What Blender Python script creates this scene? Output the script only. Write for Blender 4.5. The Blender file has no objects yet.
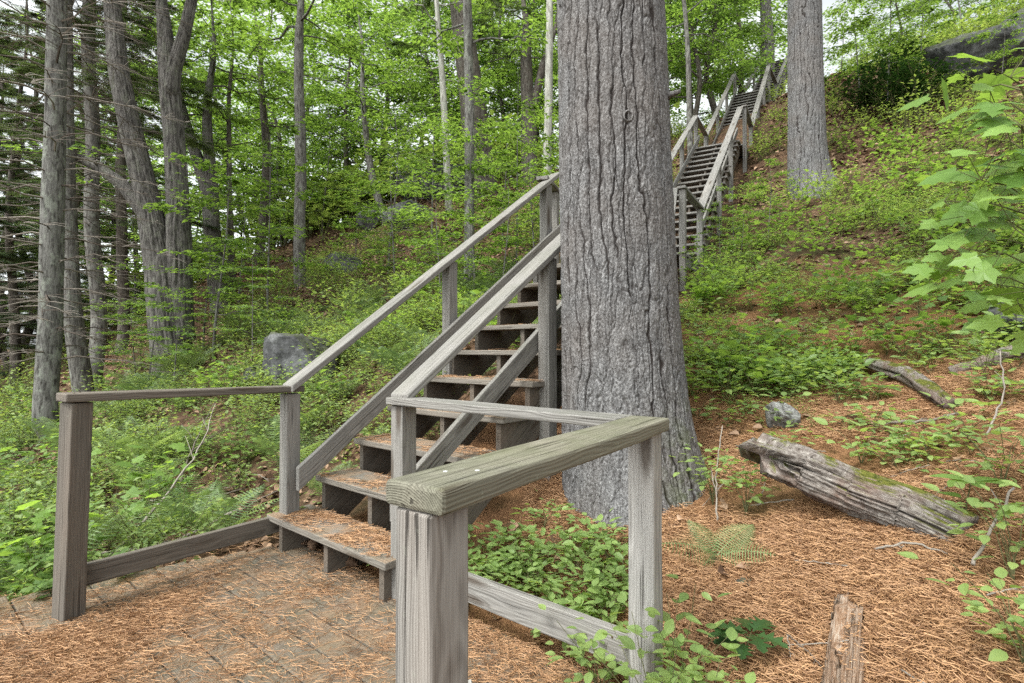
import bpy, math
import numpy as np
PI = math.pi
RNG = np.random.default_rng(11)
scene = bpy.context.scene
COL = scene.collection
def A(*v): return np.array(v, float)
def nrm(v):
    v = np.asarray(v, float); return v / np.maximum(np.linalg.norm(v, axis=-1, keepdims=True), 1e-9)

# ------------------------------------------------------------------ terrain height
CP = np.array([(-2.6,2.2,-.30),(-3.5,1,-.5),(-2.0,3.7,-.12),(-1.9,4.6,.05),(-2.4,5,.15),(-5,5,-.35),(-3.9,8,1.0),(-4.7,12,2.45),(-7.5,9,-.1),(-9,12,.3),(-12,8,-1.0),(-15,16,-.5),(-25,25,-1),(-8,16,2.4),(-4.5,22,7.5),(-12,24,5.4),(-8,20,5.0),(-9,17,3.6),(-20,35,4),
(0,5.2,1.1),(-.9,5.6,1.0),(.9,5.2,1.45),(.65,3.35,.33),(.2,2.75,.1),(-.3,2.75,-.02),(-.9,3.05,-.06),(1.0,2.5,.3),(.62,1.78,.06),(1.27,1.4,.33),(1.55,2.4,.45),(2.2,2.2,.68),(2.8,4.5,.98),(3.75,6,1.75),(3.1,9,2.25),(4.0,8,2.5),(6.0,11,4.5),(5.2,13.5,5.4),(2.5,12,3.8),(9.5,19.8,10.2),(12,14,7.6),
(2.7,3,.92),(4.07,4.5,1.62),(8.1,9,4.5),(10.8,12,7.2),(14.2,15,10.5),(10,16,9.6),(12,22,11.0),(20,25,13),(0,25,9),(10,40,14),(-10,40,8),
(0,0,-.12),(-1,1,-.32),(-1,2,-.32),(-2,1.5,-.36),(0,1.5,-.25),(-.3,2.1,-.3),(2,0,.3),(4,1,1.2),(0,-3,-.3),(-5,0,-.9),(-12,0,-1.8),(5,-5,.5),(-5,-8,-1),
(60,0,12),(60,60,20),(0,90,14),(-60,60,0),(-60,0,-3),(-60,-60,-3),(0,-60,-2),(60,-60,6),(-150,150,0),(150,150,22),(-150,-150,-3),(150,-150,8)], float)
_n = len(CP)
_M = np.zeros((_n+1, _n+1))
_M[:_n,:_n] = np.linalg.norm(CP[:,None,:2]-CP[None,:,:2], axis=2); _M[:_n,_n] = 1; _M[_n,:_n] = 1
_W = np.linalg.solve(_M, np.r_[CP[:,2], 0])

def _hash(ix, iy, iz, s):
    h = (ix*374761393 + iy*668265263 + iz*2147483647 + s*1274126177) & 0xffffffff
    h = ((h ^ (h >> 13)) * 1274126177) & 0xffffffff
    h = (h ^ (h >> 16))
    h = (h * 2246822519) & 0xffffffff
    return ((h ^ (h >> 15)) & 0xffffff) / float(0xffffff)
def vnoise(x, y, z=0.0, seed=0):
    x, y, z = np.broadcast_arrays(np.asarray(x, float), np.asarray(y, float), np.asarray(z, float))
    fx, fy, fz = np.floor(x), np.floor(y), np.floor(z)
    ix, iy, iz = fx.astype(np.int64), fy.astype(np.int64), fz.astype(np.int64)
    u, v, w = x-fx, y-fy, z-fz
    u = u*u*(3-2*u); v = v*v*(3-2*v); w = w*w*(3-2*w)
    r = 0
    for dz, wz in ((0, 1-w), (1, w)):
        for dy, wy in ((0, 1-v), (1, v)):
            r = r + wz*wy*(_hash(ix, iy+dy, iz+dz, seed)*(1-u) + _hash(ix+1, iy+dy, iz+dz, seed)*u)
    return r
def fbm(x, y, z=0.0, o=3, seed=0):
    r = 0; a = .5; f = 1.0; t = 0
    for k in range(o):
        r = r + a*vnoise(np.asarray(x)*f, np.asarray(y)*f, np.asarray(z)*f, seed+k); t += a; a *= .5; f *= 2.03
    return r/t
def ground(x, y):
    x = np.asarray(x, float); y = np.asarray(y, float)
    sh = x.shape; x = x.ravel(); y = y.ravel()
    out = np.empty(len(x))
    for i in range(0, len(x), 20000):
        r = np.sqrt((x[i:i+20000,None]-CP[:,0])**2 + (y[i:i+20000,None]-CP[:,1])**2 + .02)
        out[i:i+20000] = r @ _W[:_n] + _W[_n]
    d = np.hypot(x, y)
    k = np.clip((d-1.5)/6, .12, 1.0)
    out += k*(fbm(x*.9, y*.9, 0, 3, 5)-.5)*.35 + (fbm(x*4, y*4, 0, 2, 9)-.5)*.05
    return out.reshape(sh)
def gz(x, y): return float(ground(np.array([x]), np.array([y]))[0])
F = 540.0
def bear(px, Y): return (px-512)/F*Y          # bearing + distance -> ground x
def hgt(py, Y): return 1.2+(350-py)/F*Y

# ------------------------------------------------------------------ mesh building
def put(o, parent=None, label=None, cat=None, group=None, kind=None):
    if o.name not in COL.objects: COL.objects.link(o)
    if parent is not None: o.parent = parent
    for k, v in (('label', label), ('category', cat), ('group', group), ('kind', kind)):
        if v: o[k] = v
    return o
def empty(name, loc, label=None, cat=None, group=None, rz=0):
    o = bpy.data.objects.new(name, None); o.empty_display_size = .2
    o.location = [float(q) for q in loc]; o.rotation_euler = (0, 0, rz)
    return put(o, None, label, cat, group)
class Acc:
    def __init__(s): s.V = []; s.L = []; s.S = []; s.T = []; s.M = []; s.G = []; s.n = 0
    def add(s, V, L, S, tint=0.5, mi=0, gr=None):
        V = np.asarray(V, float).reshape(-1, 3); S = np.asarray(S, np.int64)
        s.V.append(V); s.L.append(np.asarray(L, np.int64)+s.n); s.S.append(S)
        s.T.append(np.broadcast_to(np.asarray(tint, float), (len(V),)))
        s.M.append(np.broadcast_to(np.asarray(mi, np.int64), (len(S),)))
        s.G.append(V*0 if gr is None else np.asarray(gr, float))
        s.n += len(V); return s
    def cat(s):
        return (np.concatenate(s.V), np.concatenate(s.L), np.concatenate(s.S), np.concatenate(s.T), np.concatenate(s.M), np.concatenate(s.G))
    def build(s, name, mats, parent=None, origin=None, smooth=False, **kw):
        V, L, S, T, M, G = s.cat()
        if origin is None: origin = tuple(parent.location) if parent is not None else (0, 0, 0)
        V = V - np.asarray(origin, float)
        me = bpy.data.meshes.new(name)
        me.vertices.add(len(V)); me.vertices.foreach_set('co', V.astype(np.float32).ravel())
        me.loops.add(len(L)); me.loops.foreach_set('vertex_index', L.astype(np.int32))
        me.polygons.add(len(S))
        st = np.zeros(len(S), np.int64); st[1:] = np.cumsum(S)[:-1]
        me.polygons.foreach_set('loop_start', st.astype(np.int32))
        me.polygons.foreach_set('loop_total', S.astype(np.int32))
        me.polygons.foreach_set('material_index', M.astype(np.int32))
        me.polygons.foreach_set('use_smooth', np.full(len(S), bool(smooth)))
        me.update(calc_edges=True)
        a = me.attributes.new('tint', 'FLOAT', 'POINT'); a.data.foreach_set('value', T.astype(np.float32))
        if np.any(G):
            a = me.attributes.new('gr', 'FLOAT_VECTOR', 'POINT'); a.data.foreach_set('vector', G.astype(np.float32).ravel())
        for m in (mats if isinstance(mats, (list, tuple)) else [mats]): me.materials.append(m)
        o = bpy.data.objects.new(name, me)
        if parent is None: o.location = origin
        return put(o, parent, **kw)
def grid_loops(nu, nv, wrap):
    """quads of an nv x nu vertex grid (rows of nu), wrapping in u"""
    i = np.arange(nu if wrap else nu-1); j = np.arange(nv-1)
    I, J = np.meshgrid(i, j); I2 = (I+1) % nu
    q = np.stack([J*nu+I, J*nu+I2, (J+1)*nu+I2, (J+1)*nu+I], -1).reshape(-1, 4)
    return q.ravel(), np.full(len(q), 4)
def tube(acc, P, R, sides=6, tint=.5, mi=0, cap=True, jit=0, rng=None):
    P = np.asarray(P, float); k = len(P); R = np.broadcast_to(np.asarray(R, float), (k,))
    D = nrm(np.gradient(P, axis=0)) if k > 1 else P
    ref = np.where(np.abs(D[:, 2:3]) > .9, A(1, 0, 0), A(0, 0, 1))
    U = nrm(np.cross(ref, D)); W = np.cross(D, U)
    t = np.arange(sides)*2*PI/sides
    rr = R[:, None]*np.ones(sides)
    if jit: rr = rr*(1+jit*((rng or RNG).random(rr.shape)-.5))
    V = P[:, None]+rr[..., None]*(np.cos(t)[None, :, None]*U[:, None]+np.sin(t)[None, :, None]*W[:, None])
    L, S = grid_loops(sides, k, True)
    if cap:
        L = np.concatenate([L, np.arange(sides)[::-1], (k-1)*sides+np.arange(sides)]); S = np.concatenate([S, [sides, sides]])
    acc.add(V.reshape(-1, 3), L, S, tint, mi)
def template(V, faces):
    return (np.asarray(V, float), np.concatenate([np.asarray(f) for f in faces]), np.array([len(f) for f in faces]))
def frames(d, n):
    Y = nrm(d); X = nrm(np.cross(Y, n)); Z = np.cross(X, Y)
    return np.stack([X, Y, Z], -1)
def scatter(acc, T, pos, Fm, sc, tint, mi=0, ttint=None, tmi=None):
    V, L, S = T; n = len(pos)
    sc = np.asarray(sc, float)
    if sc.ndim == 1: sc = np.repeat(sc[:, None], 3, 1)
    if sc.ndim == 0: sc = np.full((n, 3), float(sc))
    W = np.einsum('nij,nmj->nmi', Fm, V[None]*sc[:, None, :]) + pos[:, None]
    LL = (L[None]+(np.arange(n)*len(V))[:, None]).ravel()
    tt = np.repeat(np.broadcast_to(np.asarray(tint, float), (n,)), len(V))
    if ttint is not None: tt = np.clip(tt+np.tile(ttint, n)-.5, 0, 1)
    acc.add(W.reshape(-1, 3), LL, np.tile(S, n), tt, mi if tmi is None else np.tile(tmi, n))
def rotz(a):
    c, s, z, o = np.cos(a), np.sin(a), np.zeros_like(a), np.ones_like(a)
    return np.stack([np.stack([c, -s, z], -1), np.stack([s, c, z], -1), np.stack([z, z, o], -1)], -2)
def copy_thing(o, loc, rz, sc, label=None):
    c = o.copy(); COL.objects.link(c); c.location = [float(q) for q in loc]; c.rotation_euler = (0, 0, rz); c.scale = (sc, sc, sc)
    if label: c['label'] = label
    for ch in o.children:
        k = ch.copy(); COL.objects.link(k); k.parent = c
    return c

# ------------------------------------------------------------------ materials
def mat(name):
    m = bpy.data.materials.new(name); m.use_nodes = True
    nt = m.node_tree; nt.nodes.clear()
    out = nt.nodes.new('ShaderNodeOutputMaterial')
    return m, nt, out
class N:
    def __init__(s, nt): s.nt = nt
    def __call__(s, t, ins=None, **props):
        n = s.nt.nodes.new(t)
        for k, v in props.items(): setattr(n, k, v)
        for k, v in (ins or {}).items():
            sock = n.inputs[k]
            if hasattr(v, 'is_linked') or isinstance(v, bpy.types.NodeSocket): s.nt.links.new(v, sock)
            else: sock.default_value = v
        return n
    def math(s, op, a, b=0.0, c=None, clamp=False):
        d = {0: a, 1: b}
        if c is not None: d[2] = c
        return s('ShaderNodeMath', d, operation=op, use_clamp=clamp).outputs[0]
    def mix(s, f, a, b, mode='MIX'):
        n = s('ShaderNodeMix', None, data_type='RGBA', blend_type=mode)
        for k, v in ((0, f), (6, a), (7, b)):
            if isinstance(v, bpy.types.NodeSocket): s.nt.links.new(v, n.inputs[k])
            else: n.inputs[k].default_value = v if k == 0 else (*v, 1) if len(v) == 3 else v
        return n.outputs[2]
    def ramp(s, f, *stops, interp='LINEAR'):
        n = s('ShaderNodeValToRGB', {0: f}); e = n.color_ramp.elements; n.color_ramp.interpolation = interp
        while len(e) < len(stops): e.new(.5)
        for q, (p, c) in zip(e, stops):
            q.position = p; q.color = (*c, 1) if hasattr(c, '__len__') else (c, c, c, 1)
        return n.outputs[0]
    def map(s, v, sc, loc=(0, 0, 0)):
        return s('ShaderNodeMapping', {'Vector': v, 'Scale': sc, 'Location': loc}).outputs[0]
    def noise(s, v, scale, detail=3, rough=.55, dist=0):
        return s('ShaderNodeTexNoise', {'Vector': v, 'Scale': scale, 'Detail': detail, 'Roughness': rough, 'Distortion': dist}).outputs[0]
    def attr(s, name, out='Fac'): return s('ShaderNodeAttribute', None, attribute_name=name).outputs[out]
    def bump(s, h, strength=.5, dist=.01, normal=None):
        d = {'Height': h, 'Strength': strength, 'Distance': dist}
        if normal is not None: d['Normal'] = normal
        return s('ShaderNodeBump', d).outputs[0]
    def obj(s): return s('ShaderNodeTexCoord').outputs['Object']
    def world(s): return s('ShaderNodeNewGeometry').outputs['Position']

def make_wood(name, dark, light, green=.3, brown=.2, crack=.5, needles=0.0):
    m, nt, out = mat(name); n = N(nt)
    gr = n.attr('gr', 'Vector')
    warp = n.noise(n.map(gr, (2.2, 9, 9)), 1, 2)
    warp2 = n.noise(n.map(gr, (7, 30, 30), (3, 1, 7)), 1, 2)
    sp = n('ShaderNodeSeparateXYZ', {0: gr})
    kv = n('ShaderNodeTexVoronoi', {'Vector': n.map(gr, (1.7, 9, 9)), 'Scale': 1.0, 'Randomness': 1.0}, feature='F1').outputs['Distance']
    knot = n.math('SUBTRACT', 1, n.math('DIVIDE', kv, .24), clamp=True)
    r = n.math('SQRT', n.math('ADD', n.math('MULTIPLY', sp.outputs[1], sp.outputs[1]), n.math('MULTIPLY', sp.outputs[2], sp.outputs[2])))
    r = n.math('ADD', r, n.math('MULTIPLY', warp, .035)); r = n.math('ADD', r, n.math('MULTIPLY', warp2, .006))
    r = n.math('ADD', r, n.math('MULTIPLY', knot, .02))
    ring = n.math('MULTIPLY_ADD', n.math('SINE', n.math('MULTIPLY', r, 2*PI/.0055)), .5, .5)
    fib = n.noise(n.map(gr, (7, 420, 420)), 1, 3, .65)
    fib2 = n.noise(n.map(gr, (2.0, 95, 95), (9, 2, 4)), 1, 3, .6)
    big = n.noise(n.map(gr, (1.3, 7, 7), (1, 5, 2)), 1, 3)
    ck = n.noise(n.map(gr, (1.8, 70, 70), (4, 8, 1)), 1, 2, .5)
    ck = n.ramp(ck, (.30, 1), (.36, 0))
    f = n.math('ADD', n.math('MULTIPLY', ring, .17), n.math('MULTIPLY', fib, .45)); f = n.math('ADD', f, n.math('MULTIPLY', fib2, .55)); f = n.math('ADD', f, n.math('MULTIPLY', big, .35))
    f = n.math('SUBTRACT', f, .36)
    c = n.ramp(f, (.08, dark), (.40, [(a*.45+b*.55) for a, b in zip(dark, light)]), (.75, light))
    c = n.mix(n.math('MULTIPLY', n.ramp(big, (.4, 0), (.7, 1)), brown), c, n.mix(.6, c, (.16, .085, .045)))
    c = n.mix(n.math('MULTIPLY', ck, crack), c, (.018, .014, .011))
    c = n.mix(n.math('MULTIPLY', n.ramp(knot, (.0, 0), (.5, 1)), .75), c, (.055, .038, .026))
    wp = n.world()
    nz = n('ShaderNodeSeparateXYZ', {0: n('ShaderNodeNewGeometry').outputs['Normal']}).outputs[2]
    up = n.ramp(nz, (.35, .25), (.8, 1))
    gm = n.math('MULTIPLY', n.math('MULTIPLY', up, n.ramp(n.noise(wp, 7, 4, .65), (.35, 0), (.68, 1))), green)
    c = n.mix(gm, c, n.mix(.55, c, (.085, .095, .04)))
    lich = n.ramp(n.noise(wp, 46, 3, .6), (.66, 0), (.72, 1))
    c = n.mix(n.math('MULTIPLY', lich, .35*min(1, green+.3)), c, (.30, .32, .25))
    if needles:
        nm = n.math('MULTIPLY', n.ramp(n.noise(wp, 5, 4, .7), (.40, 0), (.6, 1)), n.ramp(nz, (.7, 0), (.9, 1)))
        st = n.noise(wp, 120, 3, .7)
        c = n.mix(n.math('MULTIPLY', nm, needles), c, n.ramp(st, (.3, (.12, .065, .034)), (.7, (.42, .26, .145))))
    h = n.math('ADD', n.math('MULTIPLY', fib, .5), n.math('MULTIPLY', fib2, .9)); h = n.math('ADD', h, n.math('MULTIPLY', ring, .35)); h = n.math('SUBTRACT', h, n.math('MULTIPLY', ck, 1.4))
    b = n('ShaderNodeBsdfPrincipled', {'Base Color': c, 'Roughness': .85, 'Specular IOR Level': .22, 'Normal': n.bump(h, .55, .0035)})
    nt.links.new(b.outputs[0], out.inputs[0]); return m
W_BROWN = make_wood('weathered_brown_wood', (.042, .035, .029), (.20, .177, .15), .3, .25, .6)
W_GREY = make_wood('weathered_grey_wood', (.062, .057, .051), (.315, .30, .275), .35, .12, .6)
W_PALE = make_wood('weathered_pale_wood', (.115, .108, .10), (.43, .415, .385), .25, .1, .7)
W_RAIL = make_wood('mossy_rail_wood', (.055, .05, .036), (.245, .232, .178), .85, .2, .7)
W_POST = make_wood('striped_post_wood', (.055, .047, .04), (.345, .325, .295), .1, .35, .85)
W_DECK = make_wood('deck_wood', (.045, .037, .029), (.20, .172, .135), .45, .3, .6, .4)
W_TREAD = make_wood('tread_wood', (.06, .053, .045), (.27, .245, .21), .5, .2, .5, .6)
W_STRING = make_wood('stringer_wood', (.04, .033, .027), (.17, .148, .122), .3, .3)
W_FAR = make_wood('far_stair_wood', (.065, .061, .056), (.305, .292, .268), .1, .15, .4)

def make_leaf(name, dark, light, trans=.4, rough=.45, tr_boost=1.5):
    m, nt, out = mat(name); n = N(nt)
    t = n.attr('tint')
    v = n.noise(n.world(), 9, 2)
    f = n.math('MULTIPLY_ADD', v, .5, n.math('SUBTRACT', t, .25), clamp=True)
    c = n.mix(f, dark, light)
    tc = n.mix(1, c, (1.22*tr_boost, 1.15*tr_boost, .62*tr_boost), 'MULTIPLY')
    p = n('ShaderNodeBsdfPrincipled', {'Base Color': c, 'Roughness': rough, 'Specular IOR Level': .35})
    tr = n('ShaderNodeBsdfTranslucent', {'Color': tc})
    mx = n('ShaderNodeMixShader', {0: trans, 1: p.outputs[0], 2: tr.outputs[0]})
    nt.links.new(mx.outputs[0], out.inputs[0]); return m
L_MAPLE = make_leaf('maple_leaf', (0.06, 0.115, 0.03), (0.2, 0.315, 0.075), 0.52)
L_FAR = make_leaf('far_canopy_leaf', (0.058, 0.115, 0.034), (0.205, 0.325, 0.085), 0.55)  # leaf green of the background broadleaf trees
L_SHRUB = make_leaf('shrub_leaf', (0.08, 0.135, 0.038), (0.26, 0.345, 0.11), 0.47)
L_COVER = make_leaf('ground_plant_leaf', (0.095, 0.165, 0.05), (0.27, 0.37, 0.12), 0.45)
L_FERN = make_leaf('fern_leaf', (0.09, 0.15, 0.06), (0.21, 0.29, 0.12), 0.4)
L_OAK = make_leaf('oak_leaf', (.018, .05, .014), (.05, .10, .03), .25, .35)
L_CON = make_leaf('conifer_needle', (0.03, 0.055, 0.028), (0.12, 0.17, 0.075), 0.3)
L_BIG = make_leaf('broad_leaf', (0.1, 0.19, 0.04), (0.21, 0.33, 0.08), 0.45)

def simple(name, fn, rough=.9, spec=.15):
    m, nt, out = mat(name); n = N(nt)
    c, h, d = fn(n)
    ins = {'Base Color': c, 'Roughness': rough, 'Specular IOR Level': spec}
    if h is not None: ins['Normal'] = n.bump(h, .7, d)
    b = n('ShaderNodeBsdfPrincipled', ins)
    nt.links.new(b.outputs[0], out.inputs[0]); return m
def f_twig(n):
    t = n.attr('tint'); v = n.noise(n.map(n.world(), (20, 20, 20)), 1, 3)
    return n.mix(n.math('MULTIPLY_ADD', v, .5, n.math('SUBTRACT', t, .25), clamp=True), (.06, .045, .035), (.36, .32, .27)), v, .002
TWIG = simple('dry_twig', f_twig)
def f_stem(n):
    return n.mix(n.noise(n.world(), 30, 2), (.06, .07, .025), (.13, .12, .06)), None, 0
STEM = simple('green_stem', f_stem)
def f_needle(n):
    return n.mix(n.attr('tint'), (.16, .077, .036), (.51, .298, .15)), None, 0
NEEDLE = simple('dry_pine_needle', f_needle, .6, .3)
def f_dead(n):
    return n.mix(n.attr('tint'), (.075, .042, .026), (.38, .25, .165)), None, 0
DEADLEAF = simple('dead_leaf', f_dead, .8)
def f_bark_big(n):
    cav = n.attr('tint'); o = n.obj()
    s1 = n.noise(n.map(o, (38, 38, 9)), 1, 4, .65); s2 = n.noise(n.map(o, (105, 105, 70)), 1, 3, .75); s3 = n.noise(o, 2.2, 3)
    f = n.math('ADD', n.math('MULTIPLY', s1, .35), n.math('MULTIPLY', s2, .68))
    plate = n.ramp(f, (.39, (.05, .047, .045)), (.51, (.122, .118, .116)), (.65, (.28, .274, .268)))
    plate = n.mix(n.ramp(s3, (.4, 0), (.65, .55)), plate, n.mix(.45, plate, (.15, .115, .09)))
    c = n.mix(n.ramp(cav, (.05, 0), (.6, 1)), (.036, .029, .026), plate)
    sep = n('ShaderNodeSeparateXYZ', {0: o})
    low = n.math('MULTIPLY', n.ramp(sep.outputs[2], (.1, 1), (.65, 0)), n.ramp(n.noise(o, 6, 4, .6), (.5, 0), (.62, 1)))
    side = n.ramp(sep.outputs[0], (.1, 0), (.4, 1))
    c = n.mix(n.math('MULTIPLY', n.math('MULTIPLY', low, side), .8), c, (.075, .095, .022))
    return c, n.math('ADD', n.math('MULTIPLY', s2, .8), s1), .014
BARK_PINE = simple('pine_bark', f_bark_big)
def mk_bark(name, dark, light, lichen=0.0, sc=16, lc=(.32, .34, .28)):
    def f(n):
        o = n.obj(); cav = n.attr('tint')
        w = n.noise(n.map(o, (8, 8, 3)), 1, 2)
        v = n.noise(n.map(o, (sc*1.6, sc*1.6, sc*.28)), 1, 4, .6, .6)
        s2 = n.noise(n.map(o, (70, 70, 25)), 1, 3, .65)
        f_ = n.math('ADD', n.math('MULTIPLY', v, .7), n.math('MULTIPLY', s2, .35))
        c = n.ramp(f_, (.40, dark), (.60, light))
        c = n.mix(n.ramp(cav, (.0, .75), (.5, 0)), c, [q*.5 for q in dark])
        if lichen:
            li = n.ramp(n.noise(n.map(o, (9, 9, 5)), 1, 5, .7), (.52, 0), (.6, 1))
            c = n.mix(n.math('MULTIPLY', li, lichen), c, lc)
        return c, f_, .02
    return simple(name, f)
BARK_GREY = mk_bark('grey_bark', (.035, .031, .027), (.165, .155, .14), .3)
BARK_BROWN = mk_bark('brown_bark', (.03, .024, .02), (.125, .107, .09), .15)
BARK_LICHEN = mk_bark('lichen_bark', (.04, .037, .032), (.165, .16, .145), .6, 16, (.25, .265, .22))
BARK_BIRCH = mk_bark('pale_bark', (.14, .13, .11), (.42, .41, .36), .5, 10)
BARK_OAK = mk_bark('oak_bark', (.028, .025, .022), (.145, .135, .122), .25, 16, (.22, .235, .17))

def f_rock(n):
    o = n.obj(); a = n.noise(o, 3.5, 6, .62); b = n.noise(o, 22, 4, .7)
    c = n.ramp(n.math('ADD', n.math('MULTIPLY', a, .7), n.math('MULTIPLY', b, .3)), (.37, (.026, .026, .025)), (.51, (.075, .075, .075)), (.67, (.19, .192, .19)))
    nz = n('ShaderNodeSeparateXYZ', {0: n('ShaderNodeNewGeometry').outputs['Normal']}).outputs[2]
    mo = n.math('MULTIPLY', n.ramp(nz, (.45, 0), (.8, 1)), n.ramp(n.noise(o, 5, 4), (.36, 0), (.52, 1)))
    c = n.mix(n.math('MULTIPLY', mo, .7), c, (.065, .075, .03))
    return c, n.math('ADD', a, n.math('MULTIPLY', b, .4)), .04
ROCK = simple('grey_rock', f_rock)
def f_log(n):
    gr = n.attr('gr', 'Vector'); o = n.obj()
    fb = n.noise(n.map(gr, (3.5, 1.5, 1)), 9, 5, .7, .4); fi = n.noise(n.map(gr, (3, 20, 1)), 9, 4, .7); b = n.noise(o, 5, 3)
    f = n.math('ADD', n.math('MULTIPLY', fb, .5), n.math('MULTIPLY', fi, .55))
    c = n.ramp(f, (.37, (.032, .025, .02)), (.49, (.145, .122, .105)), (.66, (.35, .32, .285)))
    c = n.mix(n.ramp(b, (.45, 0), (.6, .75)), c, n.mix(.55, c, (.13, .06, .035)))
    nz = n('ShaderNodeSeparateXYZ', {0: n('ShaderNodeNewGeometry').outputs['Normal']}).outputs[2]
    mo = n.math('MULTIPLY', n.ramp(nz, (.55, 0), (.85, 1)), n.ramp(n.noise(o, 7, 4, .65), (.45, 0), (.54, 1)))
    c = n.mix(mo, c, n.ramp(n.noise(o, 60, 3), (.3, (.04, .05, .008)), (.7, (.15, .15, .03))))
    c = n.mix(n.ramp(n.attr('tint'), (.0, .85), (.5, 0)), c, (.02, .015, .012))
    return c, f, .012
LOG = simple('rotting_log_wood', f_log)
def f_rot(n):
    gr = n.attr('gr', 'Vector')
    fi = n.noise(n.map(gr, (3, 22, 1)), 9, 5, .7); b = n.noise(n.map(gr, (2, 3, 1)), 6, 3)
    f = n.math('ADD', n.math('MULTIPLY', fi, .7), n.math('MULTIPLY', b, .4))
    c = n.ramp(f, (.38, (.05, .028, .016)), (.52, (.21, .125, .075)), (.7, (.36, .30, .24)))
    c = n.mix(n.ramp(n.attr('tint'), (.0, .85), (.5, 0)), c, (.03, .018, .012))
    return c, f, .01
ROT = simple('crumbling_orange_wood', f_rot)

def f_ground(n):
    p = n.world()
    big = n.noise(p, .55, 4, .6); mid = n.noise(p, 3.2, 4, .65)
    warp = n('ShaderNodeMix', {0: .18}, data_type='VECTOR')
    nt = n.nt
    def streak(ang, s):
        v = n('ShaderNodeMapping', {'Vector': p, 'Rotation': (0, 0, ang), 'Scale': (s, s*.09, s*.3)}).outputs[0]
        return n.noise(v, 1, 3, .6, 1.2)
    s = n.math('MAXIMUM', n.math('MAXIMUM', streak(.3, 210), streak(1.35, 190)), streak(2.5, 230))
    fine = n.noise(p, 85, 4, .7)
    ndl = n.ramp(n.math('ADD', n.math('MULTIPLY', s, .65), n.math('MULTIPLY', fine, .35)), (.42, (.065, .032, .016)), (.56, (.235, .122, .06)), (.74, (.46, .275, .148)))
    vor = n('ShaderNodeTexVoronoi', {'Vector': p, 'Scale': 17.0}).outputs
    leaf = n.mix(n('ShaderNodeSeparateColor', {0: vor['Color']}).outputs[0], (.06, .034, .02), (.30, .18, .11))
    leaf = n.mix(n.ramp(vor['Distance'], (.25, 0), (.7, .75)), leaf, (.018, .011, .007))
    soil = n.ramp(n.math('ADD', n.math('MULTIPLY', fine, .5), n.math('MULTIPLY', mid, .5)), (.35, (.035, .022, .014)), (.65, (.15, .09, .055)))
    lit = n.mix(n.ramp(mid, (.4, 0), (.6, 1)), soil, leaf)
    nm = n.attr('tint')
    nm = n.ramp(n.math('ADD', nm, n.math('MULTIPLY', n.math('SUBTRACT', mid, .5), .9)), (.35, 0), (.6, 1))
    c = n.mix(nm, lit, ndl)
    c = n.mix(n.ramp(n.noise(p, 1.7, 4, .6), (.52, 0), (.66, .55)), c, (.035, .042, .014))
    h = n.math('ADD', n.math('MULTIPLY', fine, .6), n.math('MULTIPLY', s, .5))
    return c, n.math('ADD', h, n.math('MULTIPLY', vor['Distance'], .5)), .03
GROUND = simple('forest_floor', f_ground, .95, .1)

# ------------------------------------------------------------------ ground sheet
def needle_mask(x, y):
    d1 = np.hypot((x-1.3)/1.7, (y-2.2)/1.9); d2 = np.hypot((x-.4)/1.6, (y-3.0)/1.5)
    far = np.clip(1.2-np.hypot((x-3.2)/2.6, (y-5.0)/3.6), 0, .62)
    return np.maximum(np.clip(1.45-np.minimum(d1, d2), 0, 1), far)
t = np.linspace(-1, 1, 420)
gx = np.sinh(t*5.3)/np.sinh(5.3)*170+.3; gy = np.sinh(t*5.3)/np.sinh(5.3)*170+3.2
GX, GY = np.meshgrid(gx, gy)
acc = Acc(); L, S = grid_loops(420, 420, False)
acc.add(np.stack([GX, GY, ground(GX, GY)], -1).reshape(-1, 3), L, S, needle_mask(GX, GY).ravel())
acc.build('ground', GROUND, smooth=True, kind='structure')

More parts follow.
